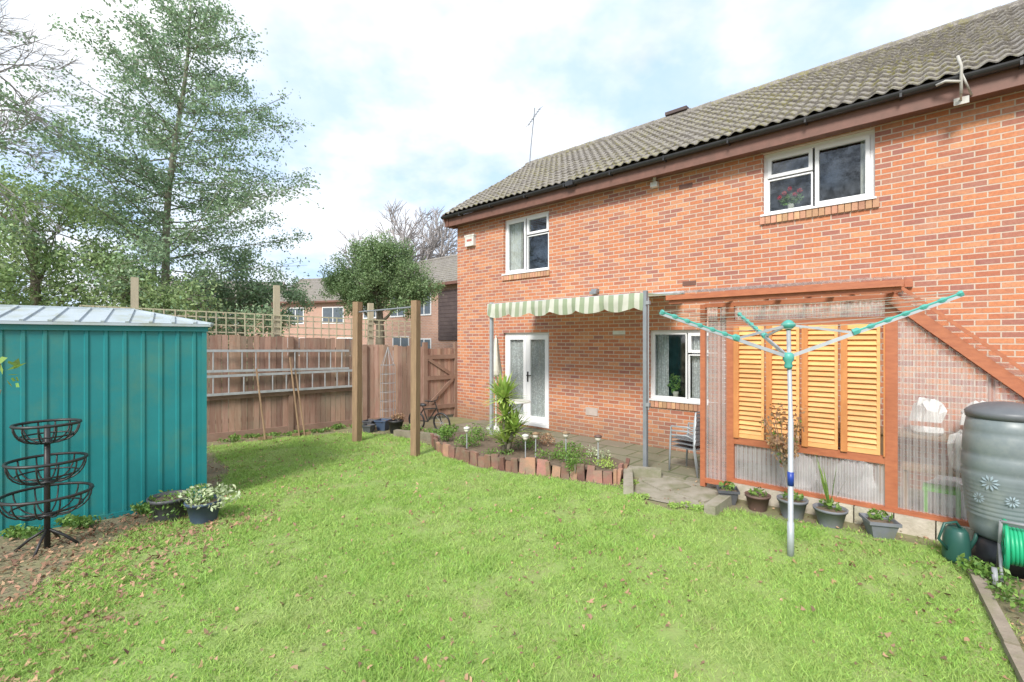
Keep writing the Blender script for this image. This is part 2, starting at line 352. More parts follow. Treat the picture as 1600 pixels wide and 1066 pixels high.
def ragged(c,size):
    n=len(c); A=rng.uniform(0,2*np.pi,n); tl=rng.normal(0,.5,(n,2)); K=7; vs_=[]
    sz=size*rng.uniform(.3,1.3,n)
    for j in range(K):
        t=2*np.pi*j/K; rr=sz*(1.0 if j%2 else .55)*rng.uniform(.7,1.2,n)
        dx=rr*np.cos(t)*1.0; dy=rr*np.sin(t)*.6
        X_=dx*np.cos(A)-dy*np.sin(A); Y_=dx*np.sin(A)+dy*np.cos(A)
        vs_.append(np.stack([c[:,0]+X_,c[:,1]+Y_,c[:,2]+X_*tl[:,0]+Y_*tl[:,1]+.2*rr*rng.uniform(-1,1,n)],1))
    return np.stack(vs_,1).reshape(-1,3)
fl=npmesh('fallen_leaves',ragged(c,.024),7,fallenm); fl['kind']='stuff'; fl['label']='brown fallen leaves scattered over the lawn'; fl['category']='leaves'
# patio (house frame)
pm=brickmat('paving',[(.22,.20,.15),(.26,.24,.18),(.19,.19,.12),(.24,.21,.16)],(.13,.15,.07),.6,.45,.018)
pnt=pm.node_tree
for nd in pnt.nodes:
    if nd.bl_idname=='ShaderNodeCombineXYZ':
        pnt.links.remove(nd.inputs[1].links[0]); sx=[q for q in pnt.nodes if q.bl_idname=='ShaderNodeSeparateXYZ'][0]; pnt.links.remove(nd.inputs[0].links[0]); pnt.links.new(sx.outputs[0],nd.inputs[0]); pnt.links.new(sx.outputs[1],nd.inputs[1])
    if nd.bl_idname=='ShaderNodeMapRange': nd.inputs[3].default_value=0
b=B(); b.box((.9,-1.5,-.02),(6.55,-.0,.03))
solo('patio','mossy concrete slab patio beside the brick wall','patio',b,pm,F=HF,kind='structure')
# ------------------------------------------------------------ house
H=T('brick_house','two storey red brick house with mossy tiled roof','house',(0,0,0),HF)
OP=[(1.56,2.85,3.35,4.6),(6.88,8.22,3.74,4.68),(5.06,6.35,.85,2.07),(1.56,2.85,.10,2.06)]
L=14.; D=5.6; WT=4.80
b=B()
xs=sorted({0,L}|{q for o in OP for q in o[:2]}); zs=sorted({-.05,WT}|{q for o in OP for q in o[2:]})
for i in range(len(xs)-1):
    for j in range(len(zs)-1):
        cx,cz=(xs[i]+xs[i+1])/2,(zs[j]+zs[j+1])/2
        if any(o[0]<cx<o[1] and o[2]<cz<o[3] for o in OP): continue
        b.add([(xs[i],0,zs[j]),(xs[i+1],0,zs[j]),(xs[i+1],0,zs[j+1]),(xs[i],0,zs[j+1])],[(0,1,2,3)])
for x0,x1,z0,z1 in OP:
    d=.24
    b.add([(x0,0,z0),(x0,d,z0),(x0,d,z1),(x0,0,z1)],[(0,1,2,3)]); b.add([(x1,0,z0),(x1,d,z0),(x1,d,z1),(x1,0,z1)],[(3,2,1,0)])
    b.add([(x0,0,z1),(x1,0,z1),(x1,d,z1),(x0,d,z1)],[(0,1,2,3)]); b.add([(x0,0,z0),(x1,0,z0),(x1,d,z0),(x0,d,z0)],[(3,2,1,0)])
RZ=7.0
for X,fl_ in ((0,1),(L,0)):
    f=[(X,0,-.05),(X,D,-.05),(X,D,WT),(X,D/2,RZ-.15),(X,0,WT)]
    b.add(f,[(0,1,2,3,4)] if not fl_ else [(4,3,2,1,0)])
b.add([(0,D,-.05),(L,D,-.05),(L,D,WT),(0,D,WT)],[(3,2,1,0)])
part(H,'wall',b,MB)
rp=M('room_paint',(.45,.44,.42),rough=.9)
bpart(H,'interior_wall',[((.05,.3,2.45),(L-.05,D-.05,2.6)),((4.4,.3,0),(4.5,D-.1,4.7)),((.05,2.6,0),(L-.05,2.7,4.8))],rp)
b=B()
EY,EZ=-.36,4.93; slope=math.atan2(RZ-EZ,D/2-EY); Ls=math.hypot(RZ-EZ,D/2-EY)
def roofgrid(b,x0,x1,front=True,roll=.165,course=.27):
    nx=int((x1-x0)/roll*8); nc=int(Ls/course)+1; o=len(b.v); rows=[]
    for c in range(nc):
        s0=c*course; s1=min((c+1)*course,Ls)
        rows+= [(s0,.022,c),(s0+.004,.038,c),(s1,.0,c)]
    cs,sn=math.cos(slope),math.sin(slope)
    for (s,hh,c) in rows:
        for i in range(nx+1):
            xx=x0+(x1-x0)*i/nx; ph=((xx/roll)%1.0)
            wv=.016*math.cos(2*math.pi*ph)+.007*abs(math.cos(math.pi*ph))
            k=int(xx/roll/2); r=((k*7919+c*104729)%97)/97.-.5
            hz=hh+wv+r*.012+.012*math.sin(xx*1.3+s*2)
            yy=EY+s*cs-hz*sn; z=EZ+s*sn+hz*cs
            if not front: yy=D-yy
            b.v.append((xx,yy,z))
    for r in range(len(rows)-1):
        for i in range(nx):
            q=(o+r*(nx+1)+i,o+r*(nx+1)+i+1,o+(r+1)*(nx+1)+i+1,o+(r+1)*(nx+1)+i)
            b.f.append(q if front else q[::-1]); b.m.append(0)
roofgrid(b,-.12,L+.1); roofgrid(b,-.12,L+.1,False)
b.add([(-.1,EY+.02,EZ-.02),(L,EY+.02,EZ-.02),(L,D/2,RZ-.03),(-.1,D/2,RZ-.03)],[(3,2,1,0)]); b.add([(-.1,D-EY,EZ-.02),(L,D-EY,EZ-.02),(L,D/2,RZ-.03),(-.1,D/2,RZ-.03)],[(0,1,2,3)])
rf=part(H,'roof',b,tile)
b=B()
k=-.12
while k<L:
    b.tube([(k,D/2,RZ+.0),(k+.44,D/2,RZ+.005)],[.095,.10],10); k+=.44
part(H,'ridge_tile',b,tile,parent=rf)
b=B(); b.box((4.15,D/2-.12,RZ+.08),(4.65,D/2+.12,RZ+.15)); part(H,'ridge_vent',b,darkclad,parent=rf)
b=B(); b.box((-.02,-.28,4.66),(L,-.25,4.86)); b.box((-.02,-.25,4.70),(L,.02,4.72))
b.beam((-.10,EY,EZ-.10),(-.10,D/2,RZ-.10),.03,.2); b.beam((-.10,D-EY,EZ-.10),(-.10,D/2,RZ-.10),.03,.2); b.box((-.12,-.30,4.66),(.0,.0,4.88))
part(H,'fascia_board',b,bargebrown)
b=B(); n=10; pts=[]
for X in (-.16,L):
    for i in range(n+1):
        t=math.pi*i/n; b.v.append((X,-.345+.06*math.cos(t),4.90-.06*math.sin(t)))
for i in range(n): b.f.append((i,i+1,n+2+i,n+1+i)); b.m.append(0)
b.f.append(tuple(range(n+1))); b.m.append(0)
for X in np.arange(.5,L,1.0): b.box((X-.012,-.40,4.83),(X+.012,-.28,4.91))
b.box((3.55,-.415,4.83),(3.72,-.275,4.92))
part(H,'gutter',b,black)
def window(name,x0,x1,z0,z1,panes,fy=.07,fr=.055,sill=True,cur=None):
    g=group_part(H,name)
    b=B(); q=B()
    b.box((x0,fy,z0),(x0+fr,fy+.06,z1)); b.box((x1-fr,fy,z0),(x1,fy+.06,z1))
    b.box((x0+fr,fy,z0),(x1-fr,fy+.06,z0+fr)); b.box((x0+fr,fy,z1-fr),(x1-fr,fy+.06,z1))
    W,Hh=x1-x0-2*fr,z1-z0-2*fr
    for (a,c,d,e,sash) in panes:
        px0,px1=x0+fr+W*a,x0+fr+W*c; pz0,pz1=z0+fr+Hh*d,z0+fr+Hh*e
        t=.05 if sash else .022; yy=fy-.018 if sash else fy-.004
        b.box((px0+.002,yy,pz0+.002),(px0+t,fy+.05,pz1-.002)); b.box((px1-t,yy,pz0+.002),(px1-.002,fy+.05,pz1-.002))
        b.box((px0+t,yy,pz0+.002),(px1-t,fy+.05,pz0+t)); b.box((px0+t,yy,pz1-t),(px1-t,fy+.05,pz1-.002))
        q.box((px0+t,fy+.02,pz0+t),(px1-t,fy+.026,pz1-t))
    part(H,'frame',b,white,parent=g); part(H,'glass',q,glass,parent=g)
    if sill:
        s=B(); X=x0-.03
        while X<x1+.0:
            s.box((X,-.035,z0-.115),(X+.066,.06,z0-.004)); X+=.075
        part(H,'sill',s,buffsill,parent=g)
        s=B(); s.box((x0-.02,-.05,z0-.002),(x1+.02,fy,z0+.025)); part(H,'sill',s,white,parent=g)
    return g
w1=window('window',1.56,2.85,3.35,4.6,[(0,.47,0,1,1),(.5,1,.68,1,1),(.5,1,0,.66,0)])
w2=window('window',6.88,8.22,3.74,4.68,[(0,.47,.62,1,1),(0,.47,0,.6,0),(.49,1,0,1,1)])
w3=window('window',5.06,6.35,.85,2.07,[(0,.5,0,1,0),(.52,1,.7,1,1),(.52,1,0,.68,0)])
def wavycurtain(t,parent,x0,x1,z0,z1,y,mat,amp=.02,per=.07,name='curtain'):
    b=B(); n=int((x1-x0)/per*8); o=0
    for z in (z0,z1):
        for i in range(n+1):
            X=x0+(x1-x0)*i/n; b.v.append((X,y+amp*math.sin(2*math.pi*X/per),z))
    for i in range(n): b.f.append((i,i+1,n+2+i,n+1+i)); b.m.append(0)
    part(t,name,b,mat,True,parent=parent)
wavycurtain(H,w1,1.62,1.98,3.38,4.58,.16,curtain); wavycurtain(H,w3,5.11,5.34,.88,2.05,.16,lace)
wavycurtain(H,w2,8.05,8.18,3.76,4.66,.18,curtain); wavycurtain(H,w3,5.75,6.3,.88,2.05,.17,lace)
g=group_part(H,'door'); b=B(); q=B(); x0,x1,z0,z1=OP[3]; fy=.06
b.box((x0,fy,z0),(x0+.05,fy+.07,z1)); b.box((x1-.05,fy,z0),(x1,fy+.07,z1)); b.box((x0+.05,fy,z1-.05),(x1-.05,fy+.07,z1)); b.box((x0,fy-.07,z0-.03),(x1,fy+.07,z0+.04))
mid=(x0+x1)/2
part(H,'frame',b,white,parent=g)
for a,c in ((x0+.052,mid-.003),(mid+.003,x1-.052)):
    b=B(); t=.095
    b.box((a,fy-.012,z0+.045),(a+t,fy+.05,z1-.055)); b.box((c-t,fy-.012,z0+.045),(c,fy+.05,z1-.055))
    b.box((a+t,fy-.012,z0+.045),(c-t,fy+.05,z0+.17)); b.box((a+t,fy-.012,z1-.15),(c-t,fy+.05,z1-.055))
    lf=part(H,'door_leaf',b,white,parent=g)
    q.box((a+t,fy+.02,z0+.17),(c-t,fy+.026,z1-.15))
part(H,'glass',q,glass,parent=g)
wavycurtain(H,g,x0+.05,x1-.05,z0+.05,z1-.05,.115,lace,.008,.12)
b=B(); b.box((mid+.02,fy-.03,1.0),(mid+.05,fy-.013,1.22)); b.beam((mid+.035,fy-.055,1.14),(mid+.15,fy-.055,1.14),.02,.02); b.beam((mid+.035,fy-.02,1.14),(mid+.035,fy-.06,1.14),.02,.02)
part(H,'handle',b,black,parent=g)
def airbrick(s,z,w_=.225,h_=.075,m=bargebrown):
    b=B(); b.box((s,-.006,z),(s+w_,.0,z+h_))
    for i in range(8):
        for j in range(2): b.box((s+.018+i*w_/8.6,-.010,z+.014+j*.03),(s+.032+i*w_/8.6,-.0062,z+.03+j*.03))
    part(H,'air_brick',b,[m])
airbrick(5.60,4.42); airbrick(5.66,2.80); 
b=B(); b.box((4.35,-.02,2.0),(4.6,-.001,2.07)); b.box((4.37,-.03,2.012),(4.58,-.02,2.03)); b.box((4.37,-.03,2.04),(4.58,-.02,2.058)); part(H,'wall_vent',b,whitep)
b=B(); b.box((3.75,-.012,.45),(4.02,-.001,.60)); part(H,'wall_plate',b,M('render_patch',(.50,.42,.37)))
b=B(); b.box((.36,-.08,4.15),(.66,-.0,4.40)); b.box((.34,-.085,4.38),(.68,.0,4.42)); ab=part(H,'alarm_box',b,whitep)
b=B(); b.box((.43,-.083,4.26),(.60,-.0805,4.31)); part(H,'badge',b,M('badge_red',(.5,.15,.12)),parent=ab)
b=B(); b.box((3.93,-.10,2.80),(4.05,-.0,2.87)); b.box((3.92,-.14,2.77),(4.06,-.08,2.82)); part(H,'security_light',b,darkgalv)
b=B(); b.box((5.13,-.10,4.54),(5.25,-.01,4.62)); b.tube([(5.19,-.06,4.62),(5.19,-.06,4.70)],.03,8); part(H,'overflow_pipe',b,whitep)
brk=M('weathered_white',(.55,.54,.50),(.40,.38,.34),12,.7,dirt=(.28,.25,.2),dscale=9)
t=T('wall_bracket','weathered white pole bracket fixed to the fascia','bracket',(9.05,-.45,4.7),HF); b=B()
b.tube([(9.03,-.45,4.66),(9.03,-.45,4.98),(9.0,-.45,5.10)],.015,8); b.tube([(9.03,-.45,4.80),(8.90,-.43,4.86),(8.82,-.40,4.85)],.016,8); b.beam((9.03,-.45,4.72),(9.03,-.29,4.64),.02,.02); b.beam((9.03,-.45,4.9),(9.12,-.29,4.68),.015,.02)
part(t,'pole',b,brk,True)
b=B(); b.box((8.97,-.302,4.60),(9.10,-.285,4.68)); part(t,'plate',b,brk)
t=T('television_aerial','thin metal television aerial above the roof ridge','aerial',(0.1,D/2,6.95),HF); b=B()
b.tube([(.05,D/2-.1,6.8),(.12,D/2-.1,7.5),(.26,D/2-.1,8.55)],.014,6); part(t,'mast',b,darkgalv)
b=B(); b.beam((.18,D/2-.30,8.0),(.30,D/2+.1,8.60),.016,.016)
for i in range(8):
    k=i/7; c=V((.18+.12*k,D/2-.30+.4*k,8.0+.6*k)); b.tube([c-V((.09,.0,.02)),c+V((.09,0,.02))],.006,4)
part(t,'antenna',b,darkgalv)
t=T('potted_geranium','red flowering geranium in a pot on the windowsill','plant',(7.2,.2,3.8),HF); b=B(); b.rev((7.22,.165,3.80),[(.035,0),(.045,.09),(.05,.10)],14); part(t,'pot',b,whitep)
leafpart(t,'leaves',leafverts(clump((7.22,.15,3.97),(.16,.03,.09),300),.026,.8),bedgreen)
leafpart(t,'flowers',leafverts(np.concatenate([clump((7.08+.065*i,.125,4.02+.05*(i%3)),.028,60,0) for i in range(5)]),.017,.9),redflower)
t=T('potted_houseplant','small potted houseplant behind the window glass','plant',(5.45,.2,.9),HF); b=B(); b.rev((5.47,.17,.9),[(.04,0),(.05,.11)],14); part(t,'pot',b,whitep)
leafpart(t,'leaves',leafverts(clump((5.45,.165,1.15),(.1,.03,.16),130),.04,.5),bedgreen)
# ------------------------------------------------------------ awning
t=T('garden_awning','green and cream striped awning on grey posts','awning',(4.2,-1.47,0),HF)
for s in (2.63,5.72):
    b=B(); b.beam((s,-1.47,.0),(s,-1.47,2.60),.055,.055,up=(0,1,0)); b.box((s-.07,-1.54,.0),(s+.07,-1.40,.06)); part(t,'post',b,galv if s<5 else darkgalv)
b=B(); b.tube([(5.78,-1.5,.9),(5.78,-1.5,2.5)],.010,6); b.box((5.745,-1.52,.95),(5.80,-1.47,1.0)); b.box((5.745,-1.52,2.4),(5.80,-1.47,2.45)); part(t,'crank_handle',b,greyp)
b=B(); nx=120; x0,x1=2.55,5.70
for i in range(nx+1):
    X=x0+(x1-x0)*i/nx; ph=(X-x0)/.5; wv=.012*math.sin(X*9)+.008*math.sin(X*23)
    sag=.012*math.sin(math.pi*(ph%1)); sc=abs(math.sin(math.pi*ph))
    b.v+= [(X,0.0,2.66),(X,-.75,2.61-sag),(X,-1.46,2.585-sag),(X,-1.50+wv*.5,2.575-sag),(X,-1.51+wv,2.44),(X+.012*math.sin(X*13),-1.51+wv*2.5,2.365-.06*sc)]
for i in range(nx):
    for j in range(5): a=i*6+j; b.f.append((a,a+6,a+7,a+1)); b.m.append(0)
part(t,'canopy',b,stripes,True)
for p,q,r in (((x0,-1.47,2.56),(x1,-1.47,2.56),.02),((x0,-.03,2.69),(x1,-.03,2.69),.03)):
    b=B(); b.tube([p,q],r,8); part(t,'rail',b,galv)
# ------------------------------------------------------------ lean-to
t=T('lean_to_greenhouse','orange timber lean-to with louvre shutters and clear sheets','greenhouse',(7.6,-1.75,0),HF)
FY=-1.75
def pst(s,z0,z1,w_=.08,y=FY): 
    b=B(); b.box((s-w_/2,y,z0),(s+w_/2,y+.07,z1)); return part(t,'post',b,stain)
pst(6.63,.05,2.34,.06); pst(6.96,.12,2.34,.085); pst(8.49,.2,2.36,.10); pst(9.9,.2,.95,.07); pst(9.2,.22,1.62,.045,FY+.06); pst(6.82,.1,2.30,.03,FY+.03)
for p,q,w_,h_ in (((8.47,FY-.02,2.33),(10.0,FY-.02,.88),.05,.10),((8.47,-.03,2.33),(10.0,-.03,.88),.05,.08),((8.55,FY-.085,2.42),(10.0,FY-.085,1.045),.03,.03)):
    b=B(); b.beam(p,q,w_,h_); part(t,'sloping_rafter',b,stain)
bpart(t,'rail',[((7.0,FY+.005,.64),(8.44,FY+.06,.72)),((7.0,FY+.005,2.06),(8.44,FY+.06,2.13)),((6.66,FY+.005,2.30),(8.44,FY+.055,2.35)),((6.95,FY-.01,.175),(9.9,FY+.08,.215)),((8.54,FY+.07,1.05),(9.7,FY+.10,1.09)),((6.66,FY+.005,.1),(6.92,FY+.055,.16))],stain)
bpart(t,'roof_beam',[((6.28,FY-.30,2.395),(8.60,FY-.26,2.455)),((6.30,FY-.255,2.35),(8.58,FY-.20,2.40)),((6.3,-.05,2.56),(8.6,-.0,2.66))],stain)
for s in (6.45,6.96,7.5,8.0,8.5):
    b=B(); b.beam((s,FY-.26,2.385),(s,-.05,2.57),.045,.07); part(t,'rafter',b,stain)
def corrugated(name,f,n,m_):
    b=B()
    for i in range(n+1):
        a,c=f(i/n); b.v+= [tuple(a),tuple(c)]
    for i in range(n): b.f.append((2*i,2*i+2,2*i+3,2*i+1)); b.m.append(0)
    return part(t,name,b,m_,True)
def fr(u): X=6.35+2.2*u; w_=.018*math.sin(X*2*math.pi/.076); return (X,FY-.31,2.485+w_),(X,-.01,2.69+w_)
corrugated('roof_sheet',fr,320,clearroof)
def fs(u):
    X=8.5+1.5*u; Z=2.45-1.45*u; w_=.03*math.sin(u*2*math.pi*16); return (X+w_*.7,FY-.10,Z+w_*.7),(X+w_*.7,-.01,Z+w_*.7)
corrugated('roof_sheet',fs,200,clearroof)
def vs(x0,x1,z0,z1,y,per=.05,zt=None,m_=None):
    def f(u):
        X=x0+(x1-x0)*u; w_=.010*math.sin(X*2*math.pi/per); zz_=z1 if zt is None else zt(X); return (X,y+w_,z0),(X,y+w_,zz_)
    return corrugated('side_sheet',f,int((x1-x0)/per*8),m_ or clear)
vs(7.0,8.44,.215,.64,FY+.04); vs(6.67,8.44,2.13,2.30,FY+.04); vs(6.66,6.92,.16,2.12,FY+.02,m_=clearside); vs(8.54,9.87,.215,0,FY+.04,.05,lambda X:2.22-(X-8.5)*.945,m_=clearside)
b=B()
for i in range(40): b.box((6.675,FY+.075+(i%2)*.004,.12+i*.052),(6.91,FY+.10,.12+i*.052+.046))
part(t,'slat_panel',b,redbrown)
for i in range(4):
    a=7.035+i*.356; c=a+.30; b=B(); z0,z1=.725,2.055
    b.box((a,FY-.004,z0),(a+.028,FY+.02,z1)); b.box((c-.028,FY-.004,z0),(c,FY+.02,z1))
    b.box((a+.028,FY-.004,z0),(c-.028,FY+.02,z0+.05)); b.box((a+.028,FY-.004,z1-.05),(c-.028,FY+.02,z1))
    n=22
    for k in range(n):
        z=z0+.078+(z1-z0-.156)*k/(n-1); b.beam((a+.028,FY+.010,z),(c-.028,FY+.010,z),.062,.008,up=(0,-1.45,1))
    part(t,'shutter',b,stainlight)
for i in range(5):
    X=7.006+i*.356; b=B(); b.box((X if i else X-.0,FY-.022,.72),(X+.058 if i<4 else X+.012,FY+.015,2.06)); part(t,'cover_board',b,boardor)
b=B(); X=6.98
while X<9.9:
    ww=random.uniform(.28,.36); b.box((X,FY-.05,-.02),(X+ww-.012,FY+.12,.172)); X+=ww
part(t,'block_base',b,stoneb)
b=B(); b.box((6.7,-1.6,.0),(9.9,0,.03)); part(t,'floor',b,conc)
b=B(); b.box((7.1,-.55,.75),(9.6,-.12,.78)); 
for s in (7.15,8.3,9.5): b.box((s,-.52,.03),(s+.04,-.48,.75)); b.box((s,-.18,.03),(s+.04,-.14,.75))
solo('potting_bench','timber potting bench inside the lean-to','bench',b,postwood,(8,-.4,0),HF)
b=B(); b.box((8.55,-1.45,.55),(9.3,-1.15,.58)); 
for s in (8.57,9.25):
    for yy in (-1.43,-1.2): b.box((s,yy,.03),(s+.03,yy+.03,.55))
solo('side_table','low timber shelf table inside the lean-to','table',b,postwood,(8.9,-1.3,0),HF)
for i,(s,o,z,r) in enumerate([(8.95,.9,.03,.2),(9.2,.4,.78,.17),(9.05,1.3,.58,.12),(8.75,.35,.78,.15),(9.4,.9,.03,.22),(8.1,.8,.03,.2),(7.5,.9,.03,.2)]):
    b=B(); K=[(r*.75,0),(r*.98,.04),(r,.14),(r*.93,.27),(r*.8,.36),(r*.45,.41),(.05,.40)]
    b.rev((s,-o,z),K,14); b.v=[(vx+random.uniform(-.035,.035)*min(1,(vz-z)*9),vy+random.uniform(-.035,.035)*min(1,(vz-z)*9),vz+random.uniform(-.03,.03)*min(1,(vz-z)*5)) for vx,vy,vz in b.v]
    solo('plastic_sack','crumpled white plastic sack inside the lean-to','sack',b,curtain,(s,-o,z),HF,False,group='sacks stored in the lean-to')
b=B(); b.box((8.72,-1.5,.38),(9.0,-1.25,.41)); 
for dx in (0,.24):
    for dy in (0,.21): b.box((8.73+dx,-1.49+dy,.03),(8.76+dx,-1.46+dy,.38))
solo('plastic_stool','small bright green plastic stool inside the lean-to','stool',b,M('lime_plastic',(.15,.5,.05)),(8.85,-1.4,0),HF)
# ------------------------------------------------------------ fences
def fence(name,label,P,Q,h0,h1,group=None,extra=True):
    P=V(P);Q=V(Q);d=(Q-P);Ln=d.length;d.normalize();n=V((d.y,-d.x,0))
    t=T(name,label,'fence',tuple(P)); b=B(); k=0
    while k<Ln:
        wv=min(.105,Ln-k); h=h0+(h1-h0)*k/Ln+random.uniform(-.015,.015); p=P+d*(k+wv/2)+n*random.uniform(0,.01)
        b.beam(p+V((0,0,.12)),p+d*random.uniform(-.008,.008)+V((0,0,h)),.018,wv-.006,up=n.cross(V((0,0,1)))); k+=.105
    part(t,'boards',b,fencem)
    for z in (.35,1.05,1.7):
        b=B(); b.beam(P-n*.045+V((0,0,z)),Q-n*.045+V((0,0,z)),.05,.08); part(t,'rail',b,fencerail)
    b=B(); b.beam(P+n*.03+V((0,0,.07)),Q+n*.03+V((0,0,.07)),.04,.16); part(t,'gravel_board',b,fencerail)
    k=0
    while k<=Ln+.01:
        b=B(); p=P+d*k+n*.03; b.beam(p,p+V((0,0,h0+(h1-h0)*k/Ln)),.09,.09,up=n); part(t,'post',b,fencerail); k+=max(1.8,Ln/ max(1,round(Ln/1.83)))
    return d,n
f0=V((-8.86,6.46,0)); f1=V((-3.42,10.54,0)); f2=V((-2.06,11.2,0))
dF,nF=fence('board_fence','reddish brown closeboard fence with ladders hung on it',f0,f1,2.12,1.92)
fence('board_fence','lower reddish brown closeboard fence beside the gate',f1+V((.12,.06,0)),f2,1.80,1.74)
gq=V((-1.40,11.74,0)); d=(gq-f2).normalized(); nG=V((d.y,-d.x,0)); Lg=(gq-f2).length
t=T('garden_gate','weathered brown timber gate with diagonal brace','gate',tuple(f2)); b=B(); k=.05
while k<Lg-.05:
    p=f2+d*(k+.045); b.beam(p+V((0,0,.08)),p+V((0,0,1.70)),.018,.088,up=nG.cross(V((0,0,1)))); k+=.094
part(t,'boards',b,fencem)
for z in (.3,1.0,1.5): b=B(); b.beam(f2+d*.05+nG*.03+V((0,0,z)),gq-d*.05+nG*.03+V((0,0,z)),.04,.1); part(t,'rail',b,fencerail)
for za,zb in ((1.45,1.04),(.35,.95)): b=B(); b.beam(f2+d*.08+nG*.032+V((0,0,za)),gq-d*.1+nG*.032+V((0,0,zb)),.035,.08); part(t,'brace',b,fencerail)
for p in (f2,gq): 
    b=B(); b.beam(p,p+V((0,0,1.85)),.1,.1,up=nG); part(t,'post',b,fencerail)
def FL(k,z,off=0): return f0+dF*k+nF*off+V((0,0,z))
LF=(f1-f0).length
t=T('trellis','pale timber square lattice trellis above the fence','trellis',tuple(FL(4.5,2.1,-.12)))
b=B(); k0,k1=2.2,LF+1.6
for z in (2.06,2.2,2.34,2.44): b.beam(FL(k0,z+.03,-.12),FL(k1,z-.1,-.12),.012,.024,up=(0,0,1))
k=k0
while k<k1:
    u=(k-k0)/(k1-k0); b.beam(FL(k,1.95,-.105),FL(k+random.uniform(-.01,.01),2.48-.13*u,-.105),.022,.010,up=nF); k+=.16
part(t,'lattice',b,palewood)
for k,z,of in ((LF-1.62,3.02,-.2),(LF+.35,2.75,-.2),(LF-3.9,3.0,-.2),(.6,3.1,-.5)):
    b=B(); b.beam(FL(k,0,of),FL(k,z,of),.11,.11,up=nF); solo('timber_post','pale timber post standing behind the fence','post',b,palewood,tuple(FL(k,0,of)),group='pale posts behind the fence')
def ladder(k0,k1,z0,z1,tilt,n):
    t=T('aluminium_ladder','silver aluminium ladder hung sideways on the fence','ladder',tuple(FL(k0,z0,.12)),group='ladders hung on the fence')
    for zz_ in (z0,z1): b=B(); b.beam(FL(k0,zz_,.13),FL(k1,zz_+tilt,.13),.03,.045); part(t,'stile',b,alu)
    for i in range(n):
        k=k0+.15+(k1-k0-.3)*i/(n-1); u=(k-k0)/(k1-k0); b=B(); b.tube([FL(k,z0+tilt*u,.13),FL(k,z1+tilt*u,.13)],.013,6); part(t,'rung',b,alu)
ladder(3.9,6.55,1.32,1.70,-.03,11); ladder(3.9,6.7,.88,1.22,.02,11)
b=B(); b.beam(FL(3.8,.82,.07),FL(6.72,.84,.07),.03,.09); solo('support_board','dark timber board fixed along the fence','board',b,fencerail,tuple(FL(3.8,.8,.07)))
for k,z in ((4.75,1.35),(5.35,1.55),(5.45,1.3)):
    b=B(); b.tube([FL(k+.1,.02,.55),FL(k,z,.2)],.016,6); b.beam(FL(k-.02,.05,.52),FL(k+.22,.05,.52),.03,.05); solo('garden_tool','long wooden handled tool leaning against the fence','tool',b,postwood,tuple(FL(k,0,.5)),group='tools leaning on the fence')
for (X,Y,h,w_) in ((-2.9,8.86,2.61,.125),(-1.58,7.73,2.54,.112)):
    b=B(); b.beam((X,Y,-.05),(X+.01,Y,h),w_,w_,up=(.5,1,0)); 
    solo('timber_upright','square weathered timber upright standing on the lawn','post',b,postwood,(X,Y,0),group='pair of timber uprights')
b=B(); b.tube([(-2.85,8.82,2.42),(-1.6,7.78,2.44)],.014,8); solo('metal_bar','thin grey metal bar between the timber uprights','bar',b,darkgalv,(-2.2,8.3,2.43))
# ------------------------------------------------------------ shed
SF=ROT((-3.58,5.52),.815,.58)
t=T('metal_shed','teal ribbed metal garden shed with pale roof','shed',(0,0,0),SF)
b=B(); SL=3.0; SD=1.7
def ribbed(b,p,q,z0,z1,nrm,sp=.155,d=.012):
    p=V(p);q=V(q);L_=(q-p).length;u=(q-p)/L_;n=V(nrm); prof=[]; k=0
    while k<L_:
        prof+=[(k,0),(k+sp*.55,0),(k+sp*.62,d),(k+sp*.78,d),(k+sp*.85,0)]; k+=sp
    prof=[(min(a,L_),e) for a,e in prof]; o=len(b.v)
    for a,e in prof:
        for z in (z0,z1): b.v.append(tuple(p+u*a+n*e+V((0,0,z))))
    for i in range(len(prof)-1): b.f.append((o+2*i,o+2*i+2,o+2*i+3,o+2*i+1)); b.m.append(0)
ribbed(b,(-SL,0,0),(0,0,0),.03,2.03,(0,-1,0)); ribbed(b,(0,0,0),(0,SD,0),.03,2.03,(1,0,0)); ribbed(b,(0,SD,0),(-SL,SD,0),.03,2.03,(0,1,0)); ribbed(b,(-SL,SD,0),(-SL,0,0),.03,2.03,(-1,0,0))
b.box((-SL,-.02,.0),(.01,.0,.05)); b.box((-.03,-.022,.03),(.018,.0,2.03))
part(t,'wall',b,teal)
b=B(); b.box((-SL-.02,-.035,1.99),(.03,-.022,2.055)); part(t,'eaves_trim',b,teal)
b=B(); e=.07; zr=2.26; ze=2.075
C=[(-SL-e,-e,ze),(e,-e,ze),(e,SD+e,ze),(-SL-e,SD+e,ze)]; R0=(-SL+.7,SD/2,zr);R1=(-.7,SD/2,zr)
b.add(C+[R0,R1],[(0,1,5,4),(1,2,5),(2,3,4,5),(3,0,4)])
b.box((-SL-e,-e,ze-.03),(e,-e+.012,ze-.003)); b.box((e-.012,-e,ze-.03),(e,SD+e,ze-.003))
k=-SL+.7
while k<=-.69:
    b.beam((k,-e,ze+.008),(k,SD/2,zr+.008),.03,.02); k+=.2
for k in (-.5,-.3,-.1):
    fy_=(-k)/.7; b.beam((k,-e,ze+.008),(k,-e+(SD/2+e)*fy_,ze+(zr-ze)*fy_+.008),.03,.02)
for k in (.2,.5,.85,1.2,1.5):
    dd=.7*(1-abs(k-SD/2)/(SD/2)); b.beam((e,k,ze+.008),(-dd,k,ze+(zr-ze)*(dd/.7)*.93+.008),.02,.03,up=(0,1,0))
b.beam(R0,R1,.09,.03)
b.beam(R1,C[1],.05,.025)
part(t,'roof',b,shedroof)
